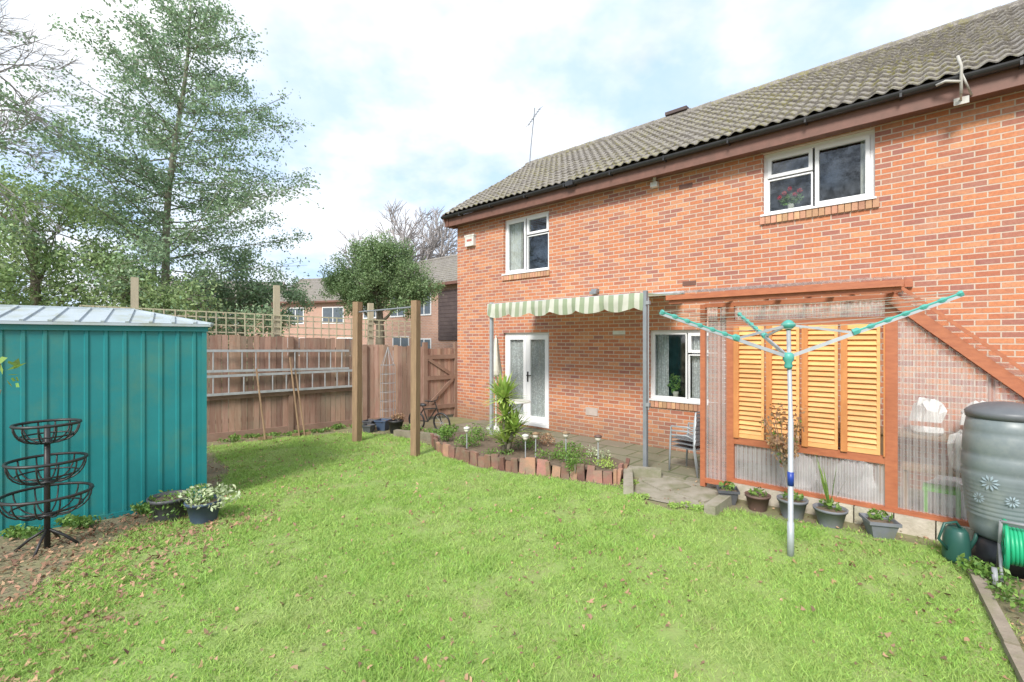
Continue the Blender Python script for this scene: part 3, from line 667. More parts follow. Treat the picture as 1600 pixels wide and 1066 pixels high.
# ------------------------------------------------------------ basket stand
cx,cy=-4.22,4.30
t=T('basket_planter_stand','three tier black iron basket planter beside the shed','planter',(cx,cy,0)); b=B()
b.tube([(cx,cy,0),(cx,cy,1.12)],.022,10)
for a in range(4):
    A=a*math.pi/2+.4; b.tube([(cx,cy,.18),(cx+.12*math.cos(A),cy+.12*math.sin(A),.1),(cx+.22*math.cos(A),cy+.22*math.sin(A),.01)],.012,6)
part(t,'pole',b,iron,True)
for z,R,dp in ((1.13,.225,.17),(.80,.27,.20),(.50,.31,.20)):
    b=B(); ox=.0; b.ring((cx+ox,cy,z),R,.014,n=28); b.ring((cx+ox,cy,z-dp*.62),R*.78,.008,n=24); b.rev((cx,cy,z-dp-.01),[(.05,0),(.07,.02)],12)
    for a in range(12):
        A=a*math.pi/6; pts=[]
        for k in range(7):
            u=k/6; rr=R*math.cos(u*math.pi/2)**.6 if u<1 else .05; pts.append((cx+max(rr,.05)*math.cos(A),cy+max(rr,.05)*math.sin(A),z-dp*math.sin(u*math.pi/2)))
        b.tube(pts,.007,5)
    part(t,'basket',b,iron,True)
# ------------------------------------------------------------ pots
def potplant(name,label,x,y,r,h,pm_,z=0,leafs=None,group=None,sq=False,ribs=False):
    t=T(name,label,'plant pot' if leafs is None else 'potted plant',(x,y,z),group=group); b=B(); n=4 if sq else 22
    if sq:
        q=B(); q.rev((0,0,0),[(r*.8,0),(r*1.2,h),(r*1.3,h),(r*1.3,h-.03)],4,cap=False)
        a=.5; q.v=[(x+vx*math.cos(a)-vy*math.sin(a),y+vx*math.sin(a)+vy*math.cos(a),z+vz) for vx,vy,vz in q.v]; b=q
        part(t,'pot',b,pm_)
    else:
        b.rev((x,y,z),[(r*.68,0),(r*.93,h*.86),(r*1.0,h*.86),(r*1.03,h),(r*.95,h),(r*.9,h*.8)],n,cap=False); part(t,'pot',b,pm_,True)
    b=B(); b.rev((x,y,z+h*.82),[(r*(.95 if not sq else 1.0),0),(.01,.02)],n,cap=False); part(t,'soil',b,soil)
    if leafs:
        for (nm,cc,rad,cnt,sz,ml) in leafs: leafpart(t,nm,leafverts(clump((x+cc[0],y+cc[1],z+cc[2]),rad,cnt,.2),sz,.45),ml)
    return t
gp='pots standing by the shed'
potplant('plant_pot','round dark pot with trailing plant by the shed',-3.62,5.02,.20,.24,darkpot,0,[('leaves',(0,-.05,.16),(.22,.18,.16),420,.022,bedgreen)],gp)
potplant('plant_pot','dark blue pot with variegated ivy by the shed',-3.22,4.95,.17,.22,bluepot,0,[('leaves',(.1,-.05,.28),(.3,.2,.13),260,.026,whiteleaf),('leaves',(-.05,0,.27),(.16,.14,.12),180,.025,bedgreen)],gp)
gp='pots along the lean-to base'
def gpt(s,o): v=hw(s,o); return v.x,v.y
specs=[(7.02,.125,.17,darkpot,True),(7.34,.13,.17,brownpot,False),(7.68,.145,.20,greypot,False),(8.02,.15,.18,greypot,False),(8.42,.14,.17,greypot,True)]
for s,r,h,m_,sq in specs:
    X,Y=gpt(s,2.03)
    potplant('plant_pot','weathered plastic plant pot standing on the soil edge',X,Y,r,h,m_,0,[('leaves',(0,0,h+.03),(r*.7,r*.7,.05),50,.03,bedgreen)],gp,sq)
X,Y=gpt(7.68,2.03); t=T('dry_shrub','leggy dried brown shrub growing from a pot','shrub',(X,Y,.18)); b=B(); tips=[]
for i in range(16):
    tp=V((X+random.uniform(-.26,.14)-.05,Y+random.uniform(-.15,.15),random.uniform(.7,1.15))); md=V((X-.04+random.uniform(-.04,.04),Y,random.uniform(.45,.6))); b.tube([(X,Y,.15),md,tp],[.008,.006,.003],5); tips.append((md,tp))
part(t,'stem',b,bark)
c=np.concatenate([clump(tuple(a.lerp(q,random.uniform(.4,1.1))),(.08,.08,.08),10,0) for a,q in tips for _ in range(4)]); leafpart(t,'leaves',leafverts(c,.024,.5),deadleaf)
c=np.concatenate([clump(tuple(a.lerp(q,random.uniform(.2,.9))),(.06,.06,.06),4,0) for a,q in tips]); leafpart(t,'leaves',leafverts(c,.024,.5),bedgreen)
def blades(t,c,n,L0,wd,spread,m_,name='leaves',curl=.5,parent=None):
    vs_=[]
    for i in range(n):
        A=random.uniform(0,2*math.pi); el=random.uniform(*spread); L_=L0*random.uniform(.7,1.15); p=V(c)+V((0,0,random.uniform(-.06,.03))); d=V((math.cos(A)*math.cos(el),math.sin(A)*math.cos(el),math.sin(el))); sd=V((-math.sin(A),math.cos(A),0)); prev=None
        K=5
        for k in range(K+1):
            u=k/K; ww=wd*(math.sin(math.pi*min(1,.25+u*.75))**.8 if u<1 else 0)+.0005
            cur=(p-sd*ww,p+sd*ww)
            if prev: vs_+=[prev[0],prev[1],cur[1],cur[0]]
            prev=cur; p=p+d*(L_/K); d=(d+V((0,0,-curl*.35*u))).normalized()
    return leafpart(t,name,np.array([tuple(v) for v in vs_]),m_,parent)
X,Y=gpt(8.02,2.03); t=T('iris_clump','narrow upright green leaves growing in a pot','plant',(X,Y,.15)); blades(t,(X,Y,.2),9,.45,.010,(1.1,1.5),bedgreen,curl=.3)
# ------------------------------------------------------------ raised bed
E=[(-1.42,8.5),(-1.12,7.78),(-.5,7.12),(0,6.82),(.55,6.56),(1.38,6.2),(1.62,6.75)]
t=T('raised_flower_bed','raised flower bed edged with upright terracotta tiles','flower bed',(0,7.2,0)); b=B()
for i in range(len(E)-1):
    p=V((*E[i],0));q=V((*E[i+1],0));d=(q-p);L_=d.length;d.normalize();n=V((d.y,-d.x,0)); k=0
    while k<L_-.02:
        wv=random.choice([.11,.13,.16]); wv=min(wv,L_-k); h=random.uniform(.14,.23); if_=random.uniform(-.035,.035); c=p+d*(k+wv/2)
        b.beam(c+V((0,0,-.03)),c+n*if_+V((random.uniform(-.02,.02),0,h)),.05,wv-.012,up=n.cross(V((0,0,1)))); k+=wv
part(t,'edging',b,terra)
b=B()
P_=[(x_,y_+.02,.15) for x_,y_ in E]+[(1.35,7.55,.13),(.3,8.55,.12),(-.9,9.2,.13)]
b.add(P_,[tuple(range(len(P_)))]); part(t,'soil',b,soil)
def bush(label,x,y,z,r,n,sz,m_,name='shrub',group=None):
    t=T(name,label,'plant',(x,y,z),group=group); c=np.concatenate([clump((x+random.uniform(-1,1)*r[0]*.6,y+random.uniform(-1,1)*r[1]*.6,z+r[2]*random.uniform(.3,.9)),tuple(q*.5 for q in r),n//6,.1) for _ in range(6)])
    b=B(); b.tube([(x,y,z-.02),(x,y,z+r[2]*.6)],.01,5); part(t,'stem',b,bark); leafpart(t,'leaves',leafverts(c,sz,.5),m_)
g_='small plants in the flower bed'
for (x_,y_,r,n,s_,m_) in [(-1.1,8.2,(.24,.2,.24),560,.022,bedgreen),(-.75,7.75,(.24,.17,.18),400,.02,bedgreen),(.95,6.62,(.32,.2,.20),700,.016,bedgreen),(1.25,6.42,(.18,.15,.13),300,.016,yuccam),(.55,6.9,(.28,.15,.16),350,.018,bedgreen),(-.2,7.25,(.24,.12,.10),240,.018,bedgreen),(.85,6.38,(.14,.08,.14),350,.014,bedgreen),(.1,7.7,(.35,.3,.2),500,.02,bedgreen),(.9,7.2,(.3,.2,.18),400,.018,bedgreen),(-.5,8.3,(.35,.3,.22),450,.022,bedgreen),(.45,8.0,(.3,.3,.16),350,.02,deadleaf),(1.3,7.0,(.2,.2,.15),250,.018,whiteleaf)]:
    bush('low leafy green plant in the raised bed',x_,y_,.13,r,n,s_,m_,group=g_)
t=T('yucca_plant','spiky green yucca with bare trunk in the bed','plant',(-.12,7.35,.15)); b=B(); b.tube([(-.12,7.35,.1),(-.10,7.35,.6),(-.13,7.36,1.0)],[.05,.045,.04],10); part(t,'trunk',b,bark,True)
b=B(); b.tube([(-.08,7.33,.13),(.02,7.3,.5)],[.035,.03],8); part(t,'trunk',b,bark,True)
blades(t,(-.13,7.36,1.0),120,.42,.021,(-.2,1.45),yuccam,'crown',.5); blades(t,(-.10,7.35,.72),80,.34,.02,(-.2,1.3),yuccam,'crown',.6); blades(t,(.03,7.3,.5),90,.38,.020,(0,1.45),yuccam,'crown',.5); blades(t,(-.1,7.35,.32),80,.36,.020,(.1,1.4),yuccam,'crown',.5)
for x_,y_,m_,h in [(-.72,7.55,whitep,.36),(.35,7.0,postwood,.38),(.78,6.85,postwood,.42),(1.2,6.6,brownpot,.42),(.2,7.05,whitep,.34)]:
    t=T('solar_light','small solar stake light in the flower bed','garden light',(x_,y_,.15),group='solar lights in the flower bed'); b=B(); b.tube([(x_,y_,.12),(x_,y_,.12+h)],.008,6); part(t,'stake',b,galv)
    b=B(); b.rev((x_,y_,.12+h-.06),[(.022,0),(.04,.03),(.045,.06)],12); part(t,'lamp',b,ochre,True); b=B(); b.rev((x_,y_,.12+h+.002),[(.055,0),(.05,.02),(.01,.035)],12); part(t,'cap',b,m_,True)
for (p,q,w_,h,z) in [((1.62,6.62),(1.42,5.78),.12,.12,.05),((1.62,6.64),(2.05,6.5),.14,.12,.06),((2.62,5.62),(2.12,5.08),.12,.13,.05)]:
    b=B(); b.beam((p[0],p[1],z),(q[0],q[1],z),w_,h); solo('kerb_stone','mossy concrete kerb stone edging the path','kerb',b,conc,(p[0],p[1],0),group='concrete kerbs by the path')
b=B(); b.add([(1.5,5.85,.012),(1.6,5.6,.012),(1.85,5.42,.012),(2.05,5.28,.012),(2.25,5.3,.012),(2.5,5.6,.012),(2.75,6.1,.012),(2.2,6.6,.012),(1.75,6.5,.012)],[tuple(range(9))]); solo('path','worn mossy concrete path from patio to lawn','path',b,conc,kind='structure')
for cx_,cy_,a_ in ((2.0,6.15,.3),(2.3,5.75,.5)):
    b=B(); u=V((math.cos(a_),math.sin(a_),0))*.22; v_=V((-u.y,u.x,0)); c=V((cx_,cy_,0)); b.add([c-u-v_+V((0,0,.0)),c+u-v_,c+u+v_,c-u+v_]+[c-u-v_+V((0,0,.035)),c+u-v_+V((0,0,.04)),c+u+v_+V((0,0,.04)),c-u+v_+V((0,0,.03))],[(0,3,2,1),(4,5,6,7),(0,1,5,4),(1,2,6,5),(2,3,7,6),(3,0,4,7)]); solo('paving_slab','loose square grey slab on the path','slab',b,conc,(cx_,cy_,0),group='loose slabs on the path')
for x_,y_ in ((1.5,5.65),(1.9,5.35),(2.1,5.25),(1.55,6.2)): bush('grass tufts growing over the path edge',x_,y_,0,(.16,.12,.05),160,.02,grassm,group='tufts along the path edge')
# ------------------------------------------------------------ patio furniture
tx,ty=hw(2.75,.95).x,hw(2.75,.95).y
t=T('bistro_table','small white round bistro table on the patio','table',(tx,ty,.06)); b=B(); b.rev((tx,ty,.70),[(.30,0),(.31,.01),(.30,.025)],28); part(t,'table_top',b,whitep)
for a in range(3):
    A=a*2.09+.5; b=B(); b.tube([(tx+.22*math.cos(A),ty+.22*math.sin(A),.03),(tx+.03*math.cos(A),ty+.03*math.sin(A),.4),(tx+.2*math.cos(A),ty+.2*math.sin(A),.70)],.012,6); part(t,'leg',b,whitep,True)
px_,py_=hw(2.0,.7).x,hw(2.0,.7).y
t=T('closed_parasol','closed cream parasol on a thin pole','parasol',(px_,py_,.06)); b=B(); b.tube([(px_,py_,.03),(px_,py_,2.0)],.016,8); b.rev((px_,py_,.03),[(.2,0),(.2,.05),(.03,.09)],16); part(t,'pole',b,whitep)
b=B(); b.rev((px_,py_,0),[(.11,1.15),(.13,1.2),(.08,1.5),(.03,1.90),(.01,1.95)],16); b.v=[(vx+(.015 if i%2 else -.01)*(1 if vx>px_ else -1),vy,vz) for i,(vx,vy,vz) in enumerate(b.v)]; part(t,'canopy',b,ochre,True)
def chair(s,o,z,yaw,k_=.8):
    c=hw(s,o); t=T('stacking_chair','grey metal stacking chair stacked against the wall','chair',(c.x,c.y,.03+z),group='stacked patio chairs'); Rm=Matrix.Rotation(yaw,3,'Z'); P=lambda x,y,zz:V((c.x,c.y,.03+z))+Rm@V((x*k_,y*k_,zz*k_))
    for sx in (-.24,.24):
        b=B(); b.tube([P(sx,-.24,0),P(sx,-.22,.42),P(sx,-.20,.62),P(sx,.1,.64),P(sx*.95,.22,.60),P(sx*.95,.26,.9)],.012,6); part(t,'leg',b,galv,True)
        b=B(); b.tube([P(sx,.3,0),P(sx*.95,.22,.44),P(sx*.95,.25,.6)],.012,6); part(t,'leg',b,galv,True)
    b=B()
    for k in range(9): b.beam(P(-.22,-.2+.05*k,.42),P(.22,-.2+.05*k,.42),.038,.01)
    part(t,'seat',b,darkgalv); b=B(); b.tube([P(-.23,.26,.9),P(.23,.26,.9)],.011,6)
    for k in range(6): b.beam(P(-.22,.235+.004*k,.52+.065*k),P(.22,.235+.004*k,.52+.065*k),.01,.04)
    part(t,'backrest',b,darkgalv)
for z_ in (0,.06,.12): chair(6.22,1.1,z_,-.75+4.5,.84)
# ------------------------------------------------------------ near gate
gp='pots by the fence corner'
for x_,y_,r,h,m_,sq in [(-3.02,10.05,.13,.2,darkpot,True),(-2.72,10.0,.15,.22,bluepot,True),(-2.38,9.7,.16,.26,black,False),(-2.95,9.75,.12,.16,darkpot,True)]:
    potplant('plant_pot','dark empty plant pot by the fence corner',x_,y_,r,h,m_,0,None,gp,sq)
bush('small leafy plant growing by the fence',-2.36,9.75,.26,(.16,.14,.12),150,.03,deadleaf)
t=T('wire_obelisk','green wire obelisk plant support by the fence','plant support',(-2.75,10.5,0)); b=B()
for a in range(6):
    A=a*math.pi/3; b.tube([(-2.75+.17*math.cos(A),10.5+.17*math.sin(A),0),(-2.75+.16*math.cos(A),10.5+.16*math.sin(A),1.3),(-2.75,10.5,1.75)],.006,4)
for k in range(7): b.ring((-2.75,10.5,.15+k*.2),.165,.005,n=14,k=4)
part(t,'frame',b,greyp)
def bicycle(x,y,yaw,r=.2):
    t=T('bicycle','small black child bicycle leaning by the gate','bicycle',(x,y,0)); Rm=Matrix.Rotation(yaw,3,'Z')@Matrix.Rotation(.12,3,'X'); P=lambda a,b_,c:V((x,y,0))+Rm@V((a,b_,c))
    for wx in (-.33,.33):
        g=group_part(t,'wheel'); b=B(); b.tube([P(wx+r*math.cos(q*math.pi/12),0,r+r*math.sin(q*math.pi/12)) for q in range(24)],.02,6,closed=True); part(t,'tyre',b,black,True,parent=g)
        b=B(); 
        for q in range(8): b.tube([P(wx,0,r),P(wx+r*math.cos(q*math.pi/4),0,r+r*math.sin(q*math.pi/4))],.003,4)
        b.tube([P(wx,-.04,r),P(wx,.04,r)],.015,6); part(t,'rim',b,alu,parent=g)
    b=B(); bb=P(-.03,0,.2); st=P(-.12,0,.46); hd=P(.22,0,.5)
    for a,c in ((bb,st),(bb,hd),(st,hd),(st,P(-.33,0,r)),(bb,P(-.33,0,r)),(P(.2,0,.6),P(.33,0,r))): b.tube([a,c],.013,6)
    part(t,'frame',b,iron); b=B(); b.tube([P(.2,0,.58),P(.19,0,.66)],.012,6); b.tube([P(.12,-.22,.70),P(.19,-.08,.66),P(.19,.08,.66),P(.12,.22,.70)],.012,6); part(t,'handlebar',b,iron,True)
    b=B(); b.rev((0,0,0),[(.01,-.03),(.07,-.02),(.075,.01),(.03,.03)],10); b.v=[tuple(P(-.14+vx*1.4,vy*.8,.55+vz)) for vx,vy,vz in b.v]; b.tube([st,P(-.14,0,.53)],.011,6); part(t,'saddle',b,black,True)
bicycle(-1.72,9.9,-.5)
b=B(); b.beam((-2.3,9.35,.06),(-1.5,8.95,.06),.12,.14); b.beam((-1.5,8.95,.06),(-1.28,8.6,.06),.12,.14); solo('log_edging','dark timber edging by the corner bed','edging',b,bark,(-1.9,9.1,0))
for x_,y_ in ((-1.6,9.3),(-2.1,9.75),(-1.3,9.6)): bush('low plants in the corner bed',x_,y_,0,(.25,.2,.14),260,.025,bedgreen,group='plants in the corner bed')
# ------------------------------------------------------------ rotary dryer
cx,cy=2.43,4.13
t=T('rotary_clothes_airer','grey rotary washing line with teal fittings on the lawn','washing line',(cx,cy,0)); b=B()
b.tube([(cx,cy,-.03),(cx,cy,.30),(cx,cy,.302),(cx,cy,1.2),(cx-.001,cy,1.202),(cx-.02,cy,2.05)],[.028,.028,.022,.022,.018,.018],12); part(t,'pole',b,galv,True)
b=B(); b.tube([(cx,cy,.62),(cx,cy,.74)],.026,12); part(t,'collar',b,blue,True)
hx=cx-.02
b=B(); b.rev((hx,cy,1.64),[(.028,0),(.034,.02),(.028,.05),(.045,.08),(.045,.12),(.028,.14)],14); part(t,'hub',b,tealp,True)
b=B(); b.rev((hx,cy,1.98),[(.026,0),(.055,.03),(.058,.05),(.03,.075),(.012,.085)],14); part(t,'hub',b,tealp,True)
arms=[]
for A,z1 in ((math.radians(185),2.115),(math.radians(333),2.235),(math.radians(84),2.17)):
    R_=1.15; e=V((hx+R_*math.cos(A),cy+R_*math.sin(A),z1)); s=V((hx,cy,1.74)); arms.append((s,e))
    b=B(); b.beam(s,e,.018,.03); ao=part(t,'arm',b,galv)
    b=B(); m=s.lerp(e,.42); b.beam(V((hx,cy,2.02)),m,.014,.02); part(t,'strut',b,galv)
    b=B(); rr=[];pp=[]
    for k in range(38): u=.40+k*.0162; pp.append(s.lerp(e,u)+V((0,0,.012))); rr.append(.021 if (k//2)%3==0 else .012)
    rr[0]=rr[1]=rr[2]=.03; rr[-1]=rr[-2]=.024
    b.tube(pp,rr,6); part(t,'line_clip',b,tealp,parent=ao)
b=B()
for k in range(6):
    u=.55+k*.088; ps=[a.lerp(e,u)+V((0,0,.02)) for a,e in arms]; pl=[]
    for i in range(3):
        p,q=ps[i],ps[(i+1)%3]; pl+=[p,p.lerp(q,.5)-V((0,0,.012))]
    b.tube(pl,.0018,4,closed=True)
part(t,'line',b,cord)
# ------------------------------------------------------------ water butt etc
cx,cy=4.13,3.95
t=T('water_butt','blue grey ribbed plastic water butt on black stand','water butt',(cx,cy,0)); b=B()
z0=.24
pr=[(.19,0),(.225,.03),(.245,.12)]
for i in range(9):
    z=.18+i*.037; pr+=[(.248+.004*i,z),(.256+.003*i,z+.012),(.248+.004*i,z+.024)]
pr+=[(.283,.54),(.272,.56),(.283,.58),(.281,.68),(.270,.70),(.278,.72),(.270,.86),(.260,.88),(.264,.90),(.243,1.03)]
b.rev((cx,cy,z0),pr,40); part(t,'barrel',b,barrel,True)
b=B(); b.rev((cx,cy,z0+1.03),[(.257,-.03),(.262,.015),(.25,.03),(.22,.055),(.15,.085),(.06,.10),(.01,.102)],40); part(t,'lid',b,lidm,True)
b=B(); b.rev((cx,cy,0),[(.24,0),(.23,.1),(.2,.235)],20); part(t,'stand',b,black,True)
dcam=V((-cx,-cy,0)).normalized(); sd=V((-dcam.y,dcam.x,0)); pb=M('print_blue',(.36,.45,.50))
for (az,zz_,r) in ((.35,.68,.065),(-.1,.56,.045),(.6,.54,.045)):
    b=B()
    for i in range(10):
        A=i*math.pi/5
        vs_=[]
        for rr,aa in ((.25,0),(.7,-.2),(1,0),(.7,.2)):
            th=az+(rr*r*math.cos(A+aa))/.283; n_=dcam*math.cos(th)-sd*math.sin(th); vs_.append(V((cx,cy,0))+n_*.288+V((0,0,zz_+.05+rr*r*math.sin(A+aa))))
        b.add(vs_,[(0,1,2,3),])
    part(t,'printed_flower',b,pb)
cx,cy=3.78,4.03
t=T('watering_can','dark green plastic watering can on the grass','watering can',(cx,cy,0)); b=B()
b.rev((cx,cy,.01),[(.095,0),(.105,.03),(.10,.18),(.085,.26),(.06,.29),(.05,.28)],20); b.v=[(cx+(vx-cx)*.8,vy,vz) for vx,vy,vz in b.v]; part(t,'body',b,dgreen,True)
b=B(); b.tube([(cx+.07,cy,.06),(cx+.14,cy-.02,.2),(cx+.17,cy-.03,.33)],[.022,.016,.014],8); part(t,'spout',b,dgreen,True)
b=B(); b.tube([(cx+.165,cy-.03,.32),(cx+.2,cy-.04,.36)],[.015,.045],12); part(t,'rose',b,black,True)
b=B(); b.tube([(cx-.07,cy,.1),(cx-.15,cy,.2),(cx-.1,cy,.33),(cx,cy,.34),(cx+.04,cy,.28)],.012,6); part(t,'handle',b,dgreen,True)
cx,cy=3.92,3.60
t=T('hose_reel','green hose reel with grey wheels and handle','hose reel',(cx,cy,0)); ux=V((.75,-.66,0)); uy=V((.66,.75,0))
def circ(c,R,n=24): return [c+uy*R*math.cos(2*math.pi*i/n)+V((0,0,R*math.sin(2*math.pi*i/n))) for i in range(n)]
for o_ in (-.12,.12):
    b=B(); c=V((cx,cy,.30))+ux*o_; b.tube(circ(c,.18),.014,6,closed=True); b.tube(circ(c,.07,14),.012,6,closed=True)
    for i in range(6): A=i*math.pi/3; b.tube([c,c+uy*.18*math.cos(A)+V((0,0,.18*math.sin(A)))],.012,5)
    part(t,'drum_side',b,green,True)
b=B(); hp=[]
for k in range(9*20): A=2*math.pi*k/20; hp.append(V((cx,cy,.30))+ux*(-.1+.2*k/180)+uy*.13*math.cos(A)+V((0,0,.13*math.sin(A))))
b.tube(hp,.013,6); part(t,'hose',b,green,True,label='coiled bright green hose')
b=B()
for o_ in (-.15,.15):
    c=V((cx,cy,0))+ux*o_; b.tube([c+uy*.15+V((0,0,.02)),c+V((0,0,.30)),c-uy*.1+V((0,0,.50))],.012,6); b.tube([c+V((0,0,.30)),c-uy*.16+V((0,0,.06))],.012,6)
b.tube([V((cx,cy,.50))-uy*.1+ux*-.15,V((cx,cy,.50))-uy*.1+ux*.15],.012,6); part(t,'frame',b,greyp,True)
for o_ in (-.19,.19):
    b=B(); c=V((cx,cy,.08))+ux*o_-uy*.16; b.tube([c-ux*.015,c+ux*.015],.075,18); b.tube([c-ux*.02,c+ux*.02],.03,10); part(t,'wheel',b,greyp,True)
em=M('grey_edge',(.33,.28,.22),(.22,.185,.14),5,.95,bmp=.4,dirt=(.2,.2,.1),dscale=4)
for p,q in (((3.93,4.12,.025),(3.02,2.86,.025)),((3.0,2.84,.025),(2.0,1.45,.025))):
    b=B(); b.beam(p,q,.07,.07); solo('timber_edging','weathered mossy timber board edging the lawn','edging',b,em,(p[0],p[1],0),group='boards edging the lawn')
g_='weedy plants beside the lawn edging'
for x_,y_,r_ in ((3.75,3.2,.35),(3.35,2.6,.3),(3.6,3.6,.2),(3.2,2.2,.3)): bush('weedy leafy plants beside the lawn edging',x_,y_,0,(r_,.3,.12),380,.025,bedgreen,group=g_)
for k in (4.3,4.8,5.2,5.6,5.9,6.3,6.7): p=FL(k,0,random.uniform(.15,.35)); bush('small weeds growing along the fence foot',p.x,p.y,0,(random.uniform(.15,.35),.15,random.uniform(.05,.12)),200,.025,bedgreen,group='weeds at the fence foot')
for x_,y_ in ((-4.35,4.75),(-3.9,5.15),(-4.6,4.5)): bush('low weeds growing along the shed base',x_,y_,0,(.25,.12,.1),260,.025,bedgreen,group='weeds at the shed base')
t=T('rose_bush','thin leafy shrub stems beside the shed','shrub',(-3.02,2.55,0)); b=B()
for tp_ in ((-2.70,2.5,1.76),(-2.72,2.52,1.62),(-2.85,2.5,1.9),(-2.9,2.45,1.6)): b.tube([(-3.02,2.55,0),(-3.0,2.55,.9),tp_],[.010,.007,.003],5)
part(t,'stem',b,bark); leafpart(t,'leaves',leafverts(np.concatenate([clump(q,(.05,.05,.05),5,.2) for q in ((-2.66,2.5,1.76),(-2.67,2.52,1.66),(-2.8,2.5,1.85),(-2.85,2.5,1.55),(-2.8,2.5,1.7))]),.034,.5),bedgreen)
# ------------------------------------------------------------ trees
def spline(p,q,bend,n=5):
    p=V(p);q=V(q); return [p.lerp(q,i/n)+V(bend)*math.sin(math.pi*i/n) for i in range(n+1)]
def Lz(z):
    return float(np.interp(z,[1.5,2.8,6.1,7.7,9.0,10.4,11.4],[2.8,3.5,3.8,2.9,2.2,1.3,.4]))
bx,by=-9.85,13.0
t=T('holly_tree','tall conical evergreen tree with sparse layered branches','tree',(bx,by,0))
b=B(); trunk=[V((bx+1.0*(z/11.4)+.10*math.sin(z*.8),by,z)) for z in np.linspace(0,11.5,16)]; b.tube(trunk,[.12*(1-i/16.5)+.012 for i in range(16)],10)
def tp(z): return trunk[min(15,int(z/11.5*15))].lerp(trunk[min(15,int(z/11.5*15)+1)],(z/11.5*15)%1)
cs=[]
NB=128
for i in range(NB):
    z=1.6+9.6*(i/NB)+random.uniform(-.2,.2); A=i*2.4+random.uniform(-.5,.5); L_=Lz(z)*random.choice([1,1,.85,.55,.7,1.08]); s=tp(z)
    rise=random.uniform(.05,.5)*L_*(.5 if z<4 else 1); pts=[]
    for k in range(7):
        u=k/6; pts.append(s+V((math.cos(A)*L_*u,math.sin(A)*L_*u,rise*u-.22*L_*u*(1-u)*.8+.08*math.sin(u*6+i))))
    b.tube(pts,[.024*(1-u/7)*(.4+.6*L_/4) for u in range(7)],4)
    nl=int(60+L_*150)
    nsub=int(6+L_*5.5)
    for j in range(nsub):
        u=random.uniform(.10,1); kk=min(5,int(u*6)); p=pts[kk].lerp(pts[kk+1],u*6-kk)
        sa=A+random.choice([-1,1])*random.uniform(.3,1.4); sl_=random.uniform(.25,.85)*(1.15-u*.5)*(.4+L_/5)
        q=p+V((math.cos(sa)*sl_,math.sin(sa)*sl_,random.uniform(-.6,.5)*sl_)); b.tube([p,q],[.007,.003],3,cap=False)
        m=int(nl/nsub*1.15); uu=rng.uniform(.0,1.15,m)[:,None]; cs.append(np.array(p)+(np.array(q)-np.array(p))*uu+rng.normal(0,1,(m,3))*np.array([.12,.12,.10]))
part(t,'trunk',b,barkl,True); leafpart(t,'crown',leafverts(np.concatenate(cs),.044,.55,0),holly)
def blobtree(name,label,x,y,h,clumps,n,sz,m_,r=.15,limbs=True,bk=bark,sub=9,sr=(.22,.42)):
    t=T(name,label,'tree',(x,y,0)); b=B(); b.tube([(x,y,0),(x+.05,y,h*.4),(x,y,h*.75)],[r,r*.75,r*.25],8); cs=[]
    vol=sum(q[3]**2 for q in clumps)
    for (cx_,cy_,cz_,cr) in clumps:
        b.tube(spline((x,y,max(.5,min(h*.7,cz_-cr*1.3))),(x+cx_,y+cy_,cz_),(0,0,-.1)),[r*.4,r*.3,r*.25,r*.18,r*.12,r*.05],5)
        k=int(n*cr**2/vol)
        for _ in range(sub):
            d=V((random.gauss(0,1),random.gauss(0,1),random.gauss(0,.8))).normalized()*cr*random.uniform(.35,.95)
            c=(x+cx_+d.x,y+cy_+d.y,cz_+d.z); cs.append(clump(c,cr*random.uniform(*sr),k//sub,.1))
            b.tube([(x+cx_,y+cy_,cz_),c],[r*.08,.006],3,cap=False)
    v=np.concatenate(cs); v=v+rng.normal(0,.07,v.shape)
    part(t,'trunk',b,bk,True); leafpart(t,'crown',leafverts(v,sz,.5),m_)
blobtree('holly_bush','dense glossy evergreen tree overhanging the fence and shed',-10.9,10.8,6,[(-.6,0,5.0,1.1),(.3,.2,4.4,1.1),(1.2,.3,3.7,1.1),(-1.0,0,3.8,1.3),(.4,-.3,3.2,1.3),(1.9,.3,3.0,1.0),(-1.6,0,3.0,1.2),(-1.7,.2,5.6,.8),(0,0,2.5,1.2),(2.7,.4,2.6,.8),(3.4,.4,2.9,.6)],25000,.048,hollyd,sub=18,sr=(.2,.42))
blobtree('evergreen_bush','dense evergreen bush growing behind the fence',-8.3,14.5,4,[(0,0,2.9,.8),(1.0,.2,2.6,.65),(-1.1,0,3.3,.9),(.5,0,3.6,.7),(-.3,.2,4.3,.7),(1.6,.2,3.2,.5)],11000,.045,holly,sub=14,sr=(.25,.45))
blobtree('yew_tree','rounded dense yew tree with dark trunk behind fence',-4.5,16,5.2,[(0,0,4.3,.95),(-.8,0,4.1,.9),(.85,0,4.1,.9),(-.3,0,4.85,.75),(.45,0,4.85,.65),(-1.4,.1,3.75,.65),(1.5,0,3.75,.65),(0,-.3,3.5,.9),(.8,-.2,3.3,.65),(-.8,-.2,3.3,.65)],52000,.036,yewl,.2,sub=26,sr=(.2,.38))
def grow(b,p,d,L_,r,dep,up=.12,nb=3):
    p=V(p); d=V(d).normalized(); k=3; pts=[p]; q=p.copy()
    for i in range(k):
        d=(d+V((random.gauss(0,.13),random.gauss(0,.13),random.gauss(0,.1)+up*.4))).normalized(); q=q+d*(L_/k); pts.append(q.copy())
    b.tube(pts,[r,r*.88,r*.76,r*.64],5 if dep>3 else 3,cap=False)
    if dep<=0: return
    for i in range(nb if dep>1 else nb+1):
        ax=V((random.gauss(0,1),random.gauss(0,1),random.gauss(0,1))); nd=(d+ax.normalized()*random.uniform(.45,.85)).normalized()
        st=pts[random.choice([1,2,3,3])] if i else pts[3]
        grow(b,st,nd,L_*random.uniform(.62,.82),r*(.66 if i else .72),dep-1,up,nb)
